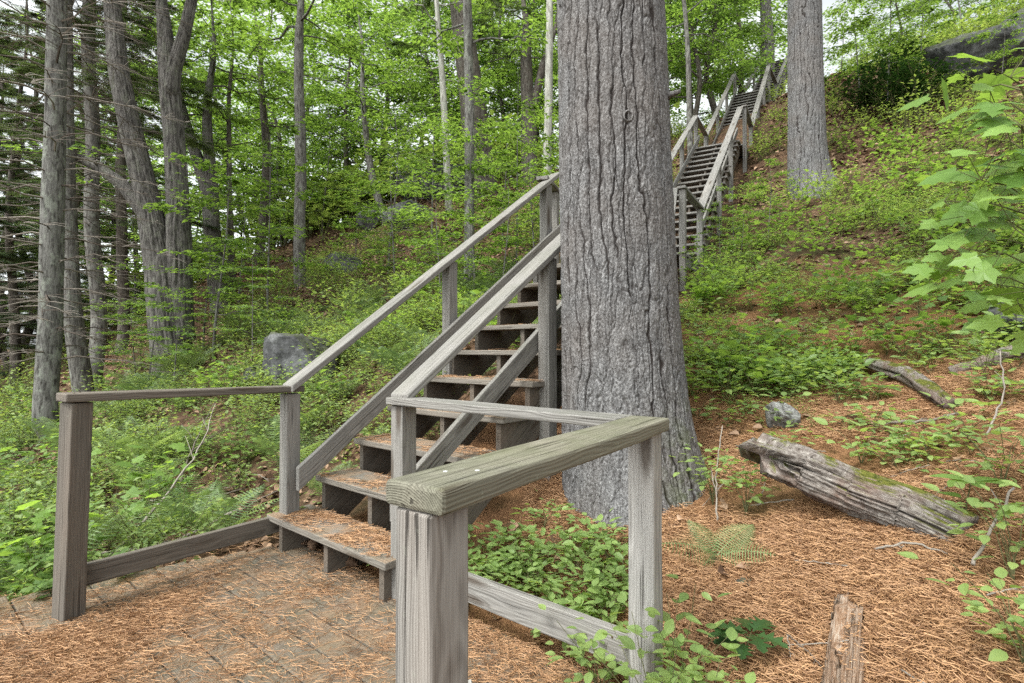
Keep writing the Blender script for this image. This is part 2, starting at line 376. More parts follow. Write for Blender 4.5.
# ------------------------------------------------------------------ boards
def board(name, p0, p1, w, t, side, m, parent, cut0=None, cut1=None, bev=.004, origin=None, seg=.09, wob=.0012, **kw):
    p0 = A(*p0); p1 = A(*p1); Ln = np.linalg.norm(p1-p0); Ld = (p1-p0)/Ln
    side = A(*side); Wd = nrm(side-Ld*(side@Ld)); Td = np.cross(Ld, Wd)
    nb = 3; prof = []
    for (cx, cy, a0) in ((1, 1, 0), (-1, 1, PI/2), (-1, -1, PI), (1, -1, 1.5*PI)):
        for k in range(nb):
            a = a0+PI/2*k/(nb-1)
            prof.append((cx*(w/2-bev)+bev*math.cos(a), cy*(t/2-bev)+bev*math.sin(a)))
    prof = np.array(prof); k = len(prof)
    ns = max(3, int(Ln/seg)+1)
    ls = np.concatenate([[0, bev*.3, bev], np.linspace(bev, Ln-bev, ns)[1:-1], [Ln-bev, Ln-bev*.3, Ln]])
    sh = np.ones(len(ls)); off = np.zeros(len(ls))
    off[0] = bev; off[1] = bev*.3; off[-1] = bev; off[-2] = bev*.3
    sx = (w/2-off)/(w/2); sy = (t/2-off)/(t/2)
    PW = prof[None, :, 0]*sx[:, None]; PT = prof[None, :, 1]*sy[:, None]; PL = np.repeat(ls[:, None], k, 1)
    fr0 = np.clip(1-ls/Ln, 0, 1)
    def tilt(c):
        c = A(*c); d = Ld@c
        return -(PW*(Wd@c)+PT*(Td@c))/d
    if cut0 is not None: PL = PL+tilt(cut0)*np.clip(1-ls/(Ln*.5), 0, 1)[:, None]
    if cut1 is not None: PL = PL+tilt(cut1)*np.clip((ls/Ln-.5)*2, 0, 1)[:, None]
    r3 = RNG.random(3)*50
    gw = PW+(RNG.random()-.5)*w*1.2; gt = PT+(.03+RNG.random()*.07)*(1 if RNG.random() < .5 else -1)
    gr = np.stack([PL+RNG.random()*60, gw, gt], -1)
    wb = lambda s: (vnoise(PL*4+r3[0], PW*22+r3[1], PT*22+s)-.5)*2*wob*1.5
    V = p0+(PL[..., None])*Ld+(PW+wb(3))[..., None]*Wd+(PT+wb(9))[..., None]*Td
    L, S = grid_loops(k, len(ls), True)
    L = np.concatenate([L, np.arange(k)[::-1], (len(ls)-1)*k+np.arange(k)]); S = np.concatenate([S, [k, k]])
    acc = Acc().add(V.reshape(-1, 3), L, S, .5, 0, gr.reshape(-1, 3))
    if origin is None: origin = tuple(parent.location)
    return acc.build(name, m, parent, origin=origin, **kw)

ud = A(-.764, .645, 0); vd = A(.645, .764, 0); ZU = A(0, 0, 1)
O0 = A(-.528, 2.64, 0)
def D(a, b, z=0): return O0+vd*a+ud*b+ZU*z
RH = .97
# platform
plat = empty('wooden_platform', D(-1.1, 0, -.14), 'grey plank platform strewn with orange pine needles at the foot of the stairs', 'platform')
a = .065; k = 0
while a > -2.5:
    bl = 1.215-.264*(a+.2)+(RNG.random()-.5)*.05
    w = .138
    board('plank', D(a-w/2, -1.47+RNG.random()*.02, -.019+(RNG.random()-.5)*.004), D(a-w/2, bl, -.019+(RNG.random()-.5)*.005), w, .038, vd, W_DECK, plat, bev=.006, wob=.0003, seg=.4)
    a -= w+.007
for bb in (-1.3, -.1, .95):
    board('joist', D(-2.4, bb, -.10), D(.0, bb, -.10), .12, .038, ZU, W_STRING, plat)
# left railing
P1 = D(-1.075, .985); P2 = D(0, 1.11); P3 = D(0, 0); P4 = D(0, -1.275); P5 = D(-1.03, -1.375)
def at(p, z): return A(p[0], p[1], z)
rl = empty('platform_railing', at(P1, -.1), 'low brown railing with two posts on the left edge of the platform', 'railing')
PS = .089
board('post', at(P1, -.14)+A(-.03, 0, 0), at(P1, RH-.007), PS, PS, vd+ud*.35, W_BROWN, rl, label='dark brown leaning end post', bev=.005)
board('post', at(P2, -.14), at(P2, RH-.04), PS, PS, vd, W_GREY, rl, bev=.005)
e1 = nrm(P2-P1)
board('top_rail', at(P1-e1*.06, RH+.018), at(P2+e1*.06, RH-.012), .125, .038, ud, W_BROWN, rl, bev=.006)
board('bottom_rail', at(P1+e1*.045, .155)+ud*.055, at(P2-e1*.03, .13)+ud*.055, .10, .038, ZU, W_BROWN, rl)
# corner railing
rr = empty('platform_railing', at(P4, -.1), 'corner railing with thick mossy top rail nearest the camera', 'railing')
board('post', at(P5, -.16), at(P5, RH-.046), PS+.003, PS+.003, vd, W_POST, rr, bev=.006, label='striped near post with split grain', seg=.04)
board('post', at(P4, -.14), at(P4, RH-.045), PS, PS, vd+ud*.12, W_PALE, rr, bev=.005, label='pale grey corner post')
board('post', at(P3, -.14), at(P3, RH-.04), PS, PS, vd, W_GREY, rr, bev=.005)
eA = nrm(P4-P5)
rail = board('top_rail', at(P5-eA*.05, RH-.022), at(P4+eA*.05, RH-.022), .14, .045, ud, W_RAIL, rr, bev=.008, seg=.03, wob=.002, label='thick mossy rail with ringed cut end')
board('top_rail', at(P3+ud*.06, RH-.018), at(P4+ud*.072, RH-.018), .13, .036, vd, W_GREY, rr, bev=.005)
board('bottom_rail', at(P3-ud*.045, .155)+vd*.025, at(P4+ud*.045, .165)+vd*.025, .115, .038, ZU, W_GREY, rr)
# two nail heads on the near rail
NAIL = simple('galvanised_nail', lambda n: (n.mix(n.noise(n.world(), 300, 1), (.35, .35, .34), (.6, .6, .58)), None, 0), .5, .5)
for sN in (.055, .10):
    c = at(P5+eA*sN+ud*(.02 if sN < .08 else -.025), RH+.0012); tt = np.arange(8)*PI/4
    ringp = np.stack([np.cos(tt)*.005, np.sin(tt)*.005, tt*0], -1)
    Acc().add(np.concatenate([c+ringp, c-A(0, 0, .004)+ringp]), np.concatenate([np.arange(8), grid_loops(8, 2, True)[0].reshape(-1, 4)[:, ::-1].ravel()]), [8]+[4]*8).build('nail', NAIL, rail, origin=tuple(rr.location))

RUST = simple('rusty_nail', lambda n: (n.mix(n.noise(n.world(), 300, 1), (.03, .02, .015), (.11, .055, .03)), None, 0), .7, .3)
def nail(p, nv, par, r=.0045):
    p = A(*p); nv = nrm(A(*nv)); q = nrm(np.cross(nv, A(.3, .5, .81))); w_ = np.cross(nv, q); tt = np.arange(8)*PI/4
    ring = (np.cos(tt)[:, None]*q+np.sin(tt)[:, None]*w_)*r
    Acc().add(np.concatenate([p+nv*.0012+ring, p-nv*.006+ring]), np.concatenate([np.arange(8), grid_loops(8, 2, True)[0].reshape(-1, 4)[:, ::-1].ravel()]), [8]+[4]*8).build('nail', RUST, par)
for pp, par, zt in ((P1, rl, RH+.018+.019), (P2, rl, RH-.012+.019)):
    for e in (-.025, .025): nail(at(pp, zt)+ud*e+vd*e*.6, ZU, par)
for pp, nv, par, z_ in ((P1, -ud*.35+vd*0-vd, rl, .16),):
    pass
for e in (-.02, .02):
    nail(at(P4, RH+.0005)+ud*e*1.6-eA*.02, ZU, rr); nail(at(P3, RH)-ud*(.02+e), ZU, rr)
for e in (-.6, .6):
    nail(at(P3-ud*.12, .155+e*.05)+vd*.006, -vd, rr, .004); nail(at(P4+ud*.13, .165+e*.05)+vd*.006, -vd, rr, .004)
# ------------------------------------------------------------------ stairs
def stringer_acc(p0, d, side, rise, run, nst, t, z0, foot=.0):
    """saw-tooth stringer: outline in (s,z), extruded along side by t; p0 = foot of the first riser"""
    top = [(0, z0-foot)]
    for i in range(nst):
        top += [(i*run, z0+(i+1)*rise-.039), ((i+1)*run, z0+(i+1)*rise-.039)]
    bot = [(nst*run, z0+nst*rise-.039-.24), (.30*run+.12, z0-foot)]
    n2 = len(top)
    acc = Acc(); s0 = A(*side)*t/2; off = A(RNG.random()*50, .03, .05)
    V = []; G = []
    for sg in (-1, 1):
        for (s, z) in top+bot:
            V.append(A(*p0)*A(1, 1, 0)+A(*d)*s+ZU*z+s0*sg); G.append(A(s+z*.7, z*.8-s*.57, sg*t/2)+off)
    n = len(top)+len(bot); faces = []
    # triangulate: each step column as a quad down to the bottom line
    def botz(s):
        (s1, z1), (s2, z2) = bot[1], bot[0]
        return z1+(s-s1)/(s2-s1)*(z2-z1)
    V = []; G = []; faces = []
    def addq(pts):
        b = len(V)
        for (s, z, e) in pts:
            V.append(A(*p0)*A(1, 1, 0)+A(*d)*s+ZU*z+s0*e); G.append(A(s*.81+z*.58, z*.81-s*.58, e*t/2)+off)
        faces.append(list(range(b, b+len(pts))))
    for i in range(nst):
        s1, s2 = i*run, (i+1)*run; zt = z0+(i+1)*rise-.039
        b1, b2 = max(botz(s1), z0-foot), max(botz(s2), z0-foot)
        for e in (-1, 1):
            q = [(s1, b1, e), (s2, b2, e), (s2, zt, e), (s1, zt, e)]
            addq(q if e < 0 else q[::-1])
        zb = max(b1, zt-rise) if i else b1
        addq([(s1, zb, -1), (s1, zt, -1), (s1, zt, 1), (s1, zb, 1)])
        addq([(s1, zt, -1), (s2, zt, -1), (s2, zt, 1), (s1, zt, 1)])
        addq([(s1, b1, 1), (s2, b2, 1), (s2, b2, -1), (s1, b1, -1)])
    s2 = nst*run; addq([(s2, botz(s2), 1), (s2, z0+nst*rise-.039, 1), (s2, z0+nst*rise-.039, -1), (s2, botz(s2), -1)])
    return acc.add(V, np.concatenate(faces), [len(f) for f in faces], .5, 0, G)

def flight(root, R0, d, width, z0, nst, rise, run, m_t, m_r, m_s, posts_r=(), posts_l=(), rail_r=None, rail_l=None, mid=True, capw=.13, first_wide=0, post_h=RH, mid_l=True, mid_h=(.36, .36), foot=.0):
    d = nrm(A(*d)); lf = np.cross(ZU, d); R0 = A(*R0)*A(1, 1, 0)
    sl = rise/run; og = tuple(root.location)
    def P(t, s, z): return R0+d*t+lf*s+ZU*z       # s: 0 right side, width left side
    for s in (.03, width/2, width-.03):
        stringer_acc(P(0, s, 0), d, lf, rise, run, nst, .038, z0, foot).build('stringer', m_s, root)
    for i in range(nst):
        z = z0+(i+1)*rise-.019
        ext = first_wide if i == 0 else 0
        board('tread', P(i*run-.02+.14, -.03, z), P(i*run-.02+.14, width+.03+ext, z), run+.01, .037, -d, m_t, root, bev=.005, seg=.3, wob=.0006)
        if m_t is W_TREAD:
            for s_ in (.03, width/2, width-.03):
                for q_ in (.05, .20): nail(P(i*run-.02+q_, s_, z0+(i+1)*rise-.0004), ZU, root, .004)
    nd = nrm(d+ZU*sl)
    for (rg, s, pl) in ((rail_r, 0.0, posts_r), (rail_l, width, posts_l)):
        sg = -1 if s == 0 else 1
        if rg:
            t0, t1 = rg; zz = lambda t_: z0+post_h+sl*t_+ (rise if False else 0)
            board('handrail', P(t0, s+sg*.02, zz(t0)-.02), P(t1, s+sg*.02, zz(t1)-.02), capw, .038, lf, m_r, root, cut0=d, cut1=d, bev=.006)
            if mid and (s == 0 or mid_l):
                mh = mid_h[0 if s == 0 else 1]
                board('mid_rail', P(t0+.02, s-sg*.0+(.06 if s == 0 else -.07), z0+mh+sl*(t0+.02)), P(t1, s+(.06 if s == 0 else -.07), z0+mh+sl*t1), .115, .036, np.cross(nd, lf), m_r, root, cut0=d, cut1=d, bev=.005)
        for tp in pl:
            b = P(tp, s+sg*.02, 0); zg = min(gz(b[0], b[1])-.1, z0+sl*tp-.2)
            board('post', A(b[0], b[1], zg), A(b[0], b[1], z0+post_h+sl*tp-.045), PS, PS, d, m_r, root, bev=.005, cut1=-d*sl+ZU if False else None)
def level_deck(root, R0, d, width, z, length, m_t, m_r, start=-.05, rails=(True, True), ph=RH, posts=(0.0, 1.0)):
    d = nrm(A(*d)); lf = np.cross(ZU, d); R0 = A(*R0)*A(1, 1, 0)
    def P(t, s, z_): return R0+d*t+lf*s+ZU*z_
    n = int(length/.145)
    for i in range(n):
        board('plank', P((i+.5)*length/n, -.04, z-.019), P((i+.5)*length/n, width+.04, z-.019), length/n-.008, .037, d, m_t, root, seg=.3)
    for s in (.0, width):
        board('beam', P(0, s, z-.11), P(length, s, z-.11), .14, .038, ZU, m_r, root, seg=.4)
    for on, s in zip(rails, (-.02, width+.02)):
        if not on: continue
        board('level_rail', P(start, s, z+ph-.02), P(length+.05, s, z+ph-.02), .12, .038, lf, m_r, root, seg=.4)
        for f in posts:
            b = P(f*length, s, 0)
            board('post', A(b[0], b[1], min(gz(b[0], b[1])-.1, z-.2)), A(b[0], b[1], z+ph-.045), PS, PS, d, m_r, root, seg=.4)

RISE, RUN = .20, .28
S_R = D(-.09, .02); width1 = 1.05
st1 = empty('staircase', S_R, 'weathered open-riser staircase climbing from the platform behind the big pine', 'staircase')
flight(st1, S_R, vd, width1, 0, 10, RISE, RUN, W_TREAD, W_GREY, W_STRING, posts_r=(1.27,), posts_l=(1.42, 2.72), rail_r=(.06, 2.9), rail_l=(.06, 2.9), first_wide=.07, post_h=RH-.03, foot=.05)
# landing hidden behind the trunk and the short climb beyond it
Q0 = S_R+vd*2.8
dq = nrm(A(2.39, 8.03, 0)-Q0*A(1, 1, 0))
lan = empty('stair_landing', at(Q0, 1.2), 'level landing with side rails behind the big pine trunk', 'landing')
level_deck(lan, Q0, dq, 1.05, 2.0, 2.55, W_TREAD, W_GREY, ph=RH-.03, posts=(.3, .97), start=.3)
Q1 = Q0+dq*2.55
fs = empty('staircase', at(Q1, 1.8), 'short three-step stair between the pine trunk landing and the hillside landing', 'staircase')
flight(fs, Q1, dq, 1.05, 2.0, 3, .21, .30, W_FAR, W_FAR, W_STRING, posts_r=(), posts_l=(), rail_r=(0, .9), rail_l=(0, .9))
du = nrm(A(.5, .866, 0)); lu = np.cross(ZU, du)
R1 = A(3.13, 9.0, 0)-du*1.35
la = empty('stair_landing', at(R1, 2.3), 'lowest hillside landing at the foot of the far stairs', 'landing')
level_deck(la, R1, du, 1.05, 2.63, 1.35, W_FAR, W_FAR, ph=.95, posts=(.03, .97))
R2 = A(3.13, 9.0, 0)
SLU = .72
fa = empty('staircase', at(R2, 2.3), 'lower flight of the far stairs on the hillside, between two trunks', 'staircase')
flight(fa, R2, du, 1.05, 2.63, 18, .2083, .2889, W_FAR, W_FAR, W_STRING, posts_r=(1.9, 3.5), posts_l=(.1, 2.0, 3.6), rail_r=(0, 5.2), rail_l=(0, 5.2), post_h=.95, capw=.14)
R3 = R2+du*5.2-lu*.09; z3 = 2.63+.2083*18
lb = empty('stair_landing', at(R3, z3-.3), 'middle hillside landing between the two far stair flights', 'landing')
level_deck(lb, R3, du, 1.14, z3, 1.44, W_FAR, W_FAR, ph=.95, posts=(.03, .97))
R4 = R3+du*1.44
fb = empty('staircase', at(R4, z3-.3), 'middle flight of the far stairs higher up the hillside', 'staircase')
flight(fb, R4, du, 1.14, z3, 20, .2165, .2889, W_FAR, W_FAR, W_STRING, posts_r=(1.9, 3.9), posts_l=(.1, 2.0, 3.9), rail_r=(0, 5.78), rail_l=(0, 5.78), post_h=.95, capw=.14)
R5 = R4+du*5.78; dtop = nrm(A(.575, .818, 0)); z5 = z3+.2165*20
lc = empty('stair_landing', at(R5, z5-.3), 'highest hillside landing on the skyline by the grey trunk', 'landing')
level_deck(lc, R5, dtop, 1.15, z5, 1.6, W_FAR, W_FAR, ph=.95, posts=(.03, .97))
R6 = R5+dtop*1.6
fc = empty('staircase', at(R6, z5-.3), 'topmost flight of the far stairs vanishing behind the second trunk', 'staircase')
flight(fc, R6, dtop, 1.15, z5, 18, .235, .2889, W_FAR, W_FAR, W_STRING, posts_r=(2.0, 5.1), posts_l=(.1, 2.0, 5.1), rail_r=(0, 5.2), rail_l=(0, 5.2), post_h=.95, capw=.14)

# ------------------------------------------------------------------ leaf and plant templates
def outline_leaf(pts, z_edge=.06, droop=.12):
    """pts: right outline from base to tip, y monotone; strips to the midrib"""
    p = np.array(pts, float); n = len(p); V = []; Fc = []
    for x, y in p: V.append((0, y, -droop*y*y))
    for x, y in p: V.append((x, y, z_edge*abs(x)/.3-droop*y*y))
    for x, y in p: V.append((-x, y, z_edge*abs(x)/.3-droop*y*y))
    for i in range(n-1):
        Fc.append((i, n+i, n+i+1, i+1)); Fc.append((i, i+1, 2*n+i+1, 2*n+i))
    return template(V, Fc)
KITE = template([(0, 0, 0), (.27, .45, .07), (0, 1, -.08), (-.27, .45, .07), (0, .45, 0)], [(0, 1, 2, 4), (0, 4, 2, 3)])
OVATE = outline_leaf([(.01, 0), (.2, .15), (.29, .38), (.24, .62), (.12, .85), (.004, 1)])
OAK = outline_leaf([(.02, 0), (.05, .12), (.27, .2), (.11, .3), (.43, .46), (.14, .52), (.40, .74), (.13, .76), (.16, .9), (.004, 1)], .05, .2)
mp = [(0, 0), (.10, -.05), (.37, -.06), (.35, .10), (.60, .34), (.44, .40), (.28, .46), (.34, .66), (.17, .72), (0, 1.0)]
_V = [(0, .3, 0)]+[(x, y, -.10*(x*x*2+(y-.3)**2)+.03*math.sin(9*x)) for x, y in mp]+[(-x, y, -.10*(x*x*2+(y-.3)**2)-.03*math.sin(7*x)) for x, y in mp[1:-1]]
_f = [(0, i, i+1) for i in range(1, 10)]+[(0, 10, 18)]+[(0, 18-j, 17-j) for j in range(0, 7)]+[(0, 11, 1)]
MAPLE = template(_V, _f)
CLUMP = template(*[sum([[(math.cos(a)*.012-.0, 0, 0), (math.sin(a)*.55, math.cos(a)*1.0, .10*math.cos(3*a)), (-math.cos(a)*.012+.02, .05, 0)] for a in (-.9, -.55, -.25, .05, .35, .65, .95)], []), [(3*i, 3*i+1, 3*i+2) for i in range(7)]])
SPRAY = template([(x, y, z) for s in (-1, 1) for k in range(7) for (x, y, z) in ((0, k*.14, 0), (s*.36*(1-k/9), k*.14+.16, -.05), (0, k*.14+.085, 0))]+[(-.01, 0, 0), (.01, 0, 0), (0, 1.1, -.05)], [(3*i, 3*i+1, 3*i+2) for i in range(15)])
def frond_template(n=21, arch=.4):
    V = []; Fc = []
    for i in range(n):
        y = .08+.92*i/n; z = arch*(y-y*y*1.15); w = .30*math.sin(PI*min(1, (i+3)/(n+3.0))**.75)+.02; st = .016
        for s in (-1, 1):
            b = len(V)
            V += [(0, y-st*.45, z), (s*w*.55, y+st*.05, z-.03), (s*w, y+.05, z-.06), (s*w*.5, y+st*.85, z-.02), (0, y+st*.45, z)]
            Fc.append((b, b+1, b+2, b+3, b+4) if s > 0 else (b+4, b+3, b+2, b+1, b))
    for i in range(6):
        y0, y1 = i/6, (i+1)/6
        b = len(V); V += [(-.006, y0, arch*(y0-y0*y0*1.15)), (.006, y0, arch*(y0-y0*y0*1.15)), (.005, y1, arch*(y1-y1*y1*1.15)), (-.005, y1, arch*(y1-y1*y1*1.15))]; Fc.append((b, b+1, b+2, b+3))
    return template(V, Fc)
FROND = frond_template()

def rand_dirs(rng, n, pitch_lo, pitch_hi):
    a = rng.random(n)*2*PI; p = pitch_lo+(pitch_hi-pitch_lo)*rng.random(n)
    return np.stack([np.cos(a)*np.cos(p), np.sin(a)*np.cos(p), np.sin(p)], -1)
def up_norm(rng, n, j=.35):
    return nrm(np.stack([(rng.random(n)-.5)*2*j, (rng.random(n)-.5)*2*j, np.ones(n)], -1))
def shrub(rng, acc_s, acc_l, h, nb, nl, leaf, T, base=A(0, 0, 0), spread=.6, mi_l=0, mi_s=0, stem_r=.003, tint=(.1, .9)):
    for b in range(nb):
        az = rng.random()*2*PI; lean = spread*(.35+.65*rng.random())
        hh = h*(.6+.4*rng.random())
        ts = np.linspace(0, 1, 5)
        P = base+np.stack([np.cos(az)*lean*hh*ts**1.6, np.sin(az)*lean*hh*ts**1.6, hh*ts*(1-.18*ts*lean)], -1)
        P[1:] += (rng.random((4, 3))-.5)*.06*hh
        tube(acc_s, P, np.linspace(stem_r, stem_r*.35, 5), 4, .5, mi_s, False)
        u = .22+.78*rng.random(nl)**.75; idx = u*4; i0 = np.minimum(idx.astype(int), 3); fr = (idx-i0)[:, None]
        pos = P[i0]*(1-fr)+P[i0+1]*fr
        d = rand_dirs(rng, nl, -.25, .55)
        pos = pos+d*leaf*(.3+2.2*rng.random((nl, 1)))*np.minimum(1, .5+u[:, None])
        scatter(acc_l, T, pos, frames(d, up_norm(rng, nl, .5)), leaf*(.6+.65*rng.random(nl)), tint[0]+(tint[1]-tint[0])*rng.random(nl), mi_l)
def fern(rng, acc, n, ln, base=A(0, 0, 0), mi=0, p0=.5):
    az = np.arange(n)*2*PI/n+rng.random(n)*.6; p = p0+.35*rng.random(n)
    d = np.stack([np.cos(az)*np.cos(p), np.sin(az)*np.cos(p), np.sin(p)], -1)
    nv = np.stack([-np.cos(az)*np.sin(p), -np.sin(az)*np.sin(p), np.cos(p)], -1)
    scatter(acc, FROND, np.repeat(base[None], n, 0), frames(d, nv), ln*(.7+.4*rng.random(n)), .2+.7*rng.random(n), mi)

def acc_template(acc):
    V, L, S, T, M, G = acc.cat(); return (V, L, S), T, M
r_ = np.random.default_rng(5)
SHR = []
for k in range(7):
    a_ = Acc(); shrub(r_, a_, a_, .42, 5, 17, .042, KITE, spread=.75, mi_l=0, mi_s=1); SHR.append(acc_template(a_))
SHB = []
for k in range(4):
    a_ = Acc(); shrub(r_, a_, a_, .6, 5, 9, .085, OVATE if k % 2 else MAPLE, spread=.8, mi_l=0, mi_s=1); SHB.append(acc_template(a_))
LOWP = []
for k in range(5):
    a_ = Acc(); shrub(r_, a_, a_, .17, 4, 8, .048, OVATE, spread=1.0, mi_l=0, mi_s=1, stem_r=.002); LOWP.append(acc_template(a_))
FRN = []
for k in range(3):
    a_ = Acc(); fern(r_, a_, 8, .55); FRN.append(acc_template(a_))
def spread_plants(acc, temps, X, Y, sc, rng, tint_lo=.25, tint_hi=.85, tilt=.12, tints=None):
    Z = ground(X, Y); n = len(X); which = rng.integers(0, len(temps), n)
    tint = (tint_lo+(tint_hi-tint_lo)*rng.random(n)) if tints is None else tints
    for w in range(len(temps)):
        i = np.where(which == w)[0]
        if len(i) == 0: continue
        Fm = rotz(rng.random(len(i))*2*PI)
        (T, tt, mm) = temps[w]
        scatter(acc, T, np.stack([X[i], Y[i], Z[i]-.01], -1), Fm, np.repeat(sc[i][:, None], 3, 1)*np.stack([np.ones(len(i)), np.ones(len(i)), .8+.4*rng.random(len(i))], -1), tint[i], 0, tt, mm)

# where plants may not stand: deck, stairs, pine, the camera's own spot
def keep_out(X, Y, m=0.0):
    P = np.stack([X, Y], -1)
    a_ = (P-O0[:2])@vd[:2]; b_ = (P-O0[:2])@ud[:2]
    bad = (a_ < .12+m) & (a_ > -3.0) & (b_ > -1.5-m) & (b_ < 1.3-.264*(a_+.2)+m)
    bad |= (a_ > -.2) & (a_ < 2.9) & (b_ > -.1-m) & (b_ < 1.2+m)
    bad |= np.hypot(X-.66, Y-3.36) < .5
    bad |= np.hypot(X, Y) < 1.15
    for (R0, d, ln) in ((Q0, dq, 3.5), (R1, du, 25)):
        rel = P-R0[:2]; tt = rel@d[:2]; ss = rel@np.cross(ZU, d)[:2]
        bad |= (tt > -.2) & (tt < ln) & (ss > -.15) & (ss < 1.2)
    for (ax, ay, bx, by, m_) in ((3.02, 4.5, 2.47, 3.05, .2), (1.1, 2.62, 1.75, 2.05, .14), (3.0, 3.6, 3.4, 3.45, .1)):
        t_ = np.clip(((X-ax)*(bx-ax)+(Y-ay)*(by-ay))/((bx-ax)**2+(by-ay)**2), 0, 1)
        bad |= np.hypot(X-ax-t_*(bx-ax), Y-ay-t_*(by-ay)) < m_
    return bad
def sample(rng, n, x0, x1, y0, y1, dens):
    X = x0+(x1-x0)*rng.random(n); Y = y0+(y1-y0)*rng.random(n)
    k = (rng.random(n) < dens(X, Y)) & ~keep_out(X, Y)
    return X[k], Y[k]
def side(X, Y):      # >0 left of the stair line
    return ud[0]*(X-S_R[0])+ud[1]*(Y-S_R[1])
MATS_S = [L_SHRUB, STEM]
SX = np.array([-.59, 1.2, 2.4, 3.13, 9.9, 14.0]); SY = np.array([2.6, 4.78, 8.03, 9.0, 20.7, 27.8])
def rightof(X, Y): return X-np.interp(Y, SY, SX)
def leftof(X, Y): return np.interp(Y, SY, SX-1.3)-X
rg = np.random.default_rng(21)
# near left: dense knee-high huckleberry
acc = Acc()
def dl(X, Y):
    path = np.exp(-(((X+2.2+.25*(Y-4))/.8)**2+((Y-4.2)/1.25)**2))          # brushy open patch beside the stairs
    return np.clip(.10+2.4*(fbm(X*1.0, Y*1.0, 0, 3, 31)-.42), .04, 1)*(leftof(X, Y) > .05)*(1-.92*path)
X, Y = sample(rg, 4200, -8, 1, 1.6, 8, dl)
spread_plants(acc, SHR, X, Y, .75+.6*rg.random(len(X)), rg, tints=np.clip(.36+1.0*(fbm(X*1.3, Y*1.3, 0, 2, 77)-.25)+.25*(rg.random(len(X))-.5), 0, 1))
acc.build('huckleberry_undergrowth', MATS_S, kind='stuff', label='dense knee-high leafy undergrowth on the slope left of the stairs', cat='undergrowth')
# farther slopes
acc = Acc()
def dfar(X, Y): return np.clip(.02+3.4*(fbm(X*.55, Y*.55, 0, 3, 41)-.45), 0.02, 1)*np.where(leftof(X, Y) > 0, .24, .7)*((leftof(X, Y) > 0)|(rightof(X, Y) > .15))*np.where((X > 6.5)&(Y > 10.5), .35, 1)*(np.abs(X) < Y*1.15+2)*(Y > 3)
X, Y = sample(rg, 15000, -26, 15, 8, 26, dfar)
spread_plants(acc, SHR, X, Y, 1.3+1.0*rg.random(len(X)), rg, tints=np.clip(.35+.9*(fbm(X*.6, Y*.6, 0, 2, 78)-.25)+.3*(rg.random(len(X))-.5), 0, 1))
X, Y = sample(rg, 1500, -20, 5, 16, 30, lambda X, Y: (leftof(X, Y) > .6)*(np.abs(X) < Y*1.0)*np.clip(3*(fbm(X*.4, Y*.4, 0, 2, 43)-.38), .08, 1)*np.where(Y > 20.5, .8, .06))
spread_plants(acc, SHB, X, Y, 2.2+2.0*rg.random(len(X)), rg, .4, 1)
X, Y = sample(rg, 160, 8, 18, 13, 22, lambda X, Y: (rightof(X, Y) > 3.2)*.8)
spread_plants(acc, SHB, X, Y, 1.0+.9*rg.random(len(X)), rg, .3, 1)
acc.build('shrub_undergrowth', MATS_S, kind='stuff', label='green shrubby undergrowth on the far hillside', cat='undergrowth')
acc = Acc()
def dright(X, Y):
    bare = np.clip(np.where(needle_mask(X, Y) > .63, needle_mask(X, Y), 0)*1.1*np.clip((4.6-Y)/1.0, 0, 1), 0, 1)
    return np.clip(.05+2.2*(fbm(X*1.2, Y*1.2, 0, 3, 51)-.48), .04, .34)*(1-bare)*(rightof(X, Y) > .12)*(X < Y*1.1+1.2)
X, Y = sample(rg, 8500, .6, 11, 2.2, 10.5, dright)
spread_plants(acc, SHR, X, Y, (.42+.45*rg.random(len(X)))*np.clip(.5+(Y-4)/5, .5, 1), rg, tints=np.clip(.55+.9*(fbm(X, Y, 0, 2, 79)-.25)+.3*(rg.random(len(X))-.5), 0, 1))
X, Y = sample(rg, 4200, .9, 9, 2.6, 9, dright)
spread_plants(acc, LOWP, X, Y, .9+.7*rg.random(len(X)), rg)
X, Y = sample(rg, 2600, .9, 6, 2.3, 5.6, lambda X, Y: np.clip(3.2*(fbm(X*1.1, Y*1.1, 0, 3, 57)-.47), .02, .8)*(rightof(X, Y) > .2)*np.clip((Y+.35*X-2.7)/.9, .05, 1))
spread_plants(acc, LOWP, X, Y, .8+.7*rg.random(len(X)), rg, .3, 1)
X = np.array([2.75, 2.95, 3.05, 3.2, 2.6, 3.45, 3.0]); Y = np.array([7.6, 7.9, 7.3, 8.2, 7.1, 8.6, 8.0]); X = np.maximum(X, np.interp(Y, SY, SX)+.2)
spread_plants(acc, SHR, X, Y, 1.2+.5*rg.random(7), rg, .6, .9)
acc.build('blueberry_undergrowth', [L_COVER, STEM], kind='stuff', label='low blueberry ground cover in patches on the right hand slope', cat='undergrowth')
acc = Acc()
X, Y = sample(rg, 420, -9, 0, 2.5, 13, lambda X, Y: (side(X, Y) > .1)*np.clip(3*(fbm(X*.6, Y*.6, 0, 2, 61)-.4), .05, 1))
spread_plants(acc, SHB, X, Y, .7+.6*rg.random(len(X)), rg, .4, 1)
X, Y = sample(rg, 420, 1.5, 11, 3.6, 12, lambda X, Y: (rightof(X, Y) > .4)*.7)
spread_plants(acc, SHB, X, Y, .5+.6*rg.random(len(X)), rg, .4, 1)
acc.build('seedling_undergrowth', [L_MAPLE, STEM], kind='stuff', label='broad-leaved tree seedlings standing among the undergrowth', cat='undergrowth')
acc = Acc()
X, Y = sample(rg, 230, -8, .5, 1.8, 11, lambda X, Y: (side(X, Y) > .1)*.8)
spread_plants(acc, FRN, X, Y, .6+.7*rg.random(len(X)), rg)
acc.build('fern_undergrowth', [L_FERN], kind='stuff', label='pale green ferns scattered through the undergrowth', cat='undergrowth')

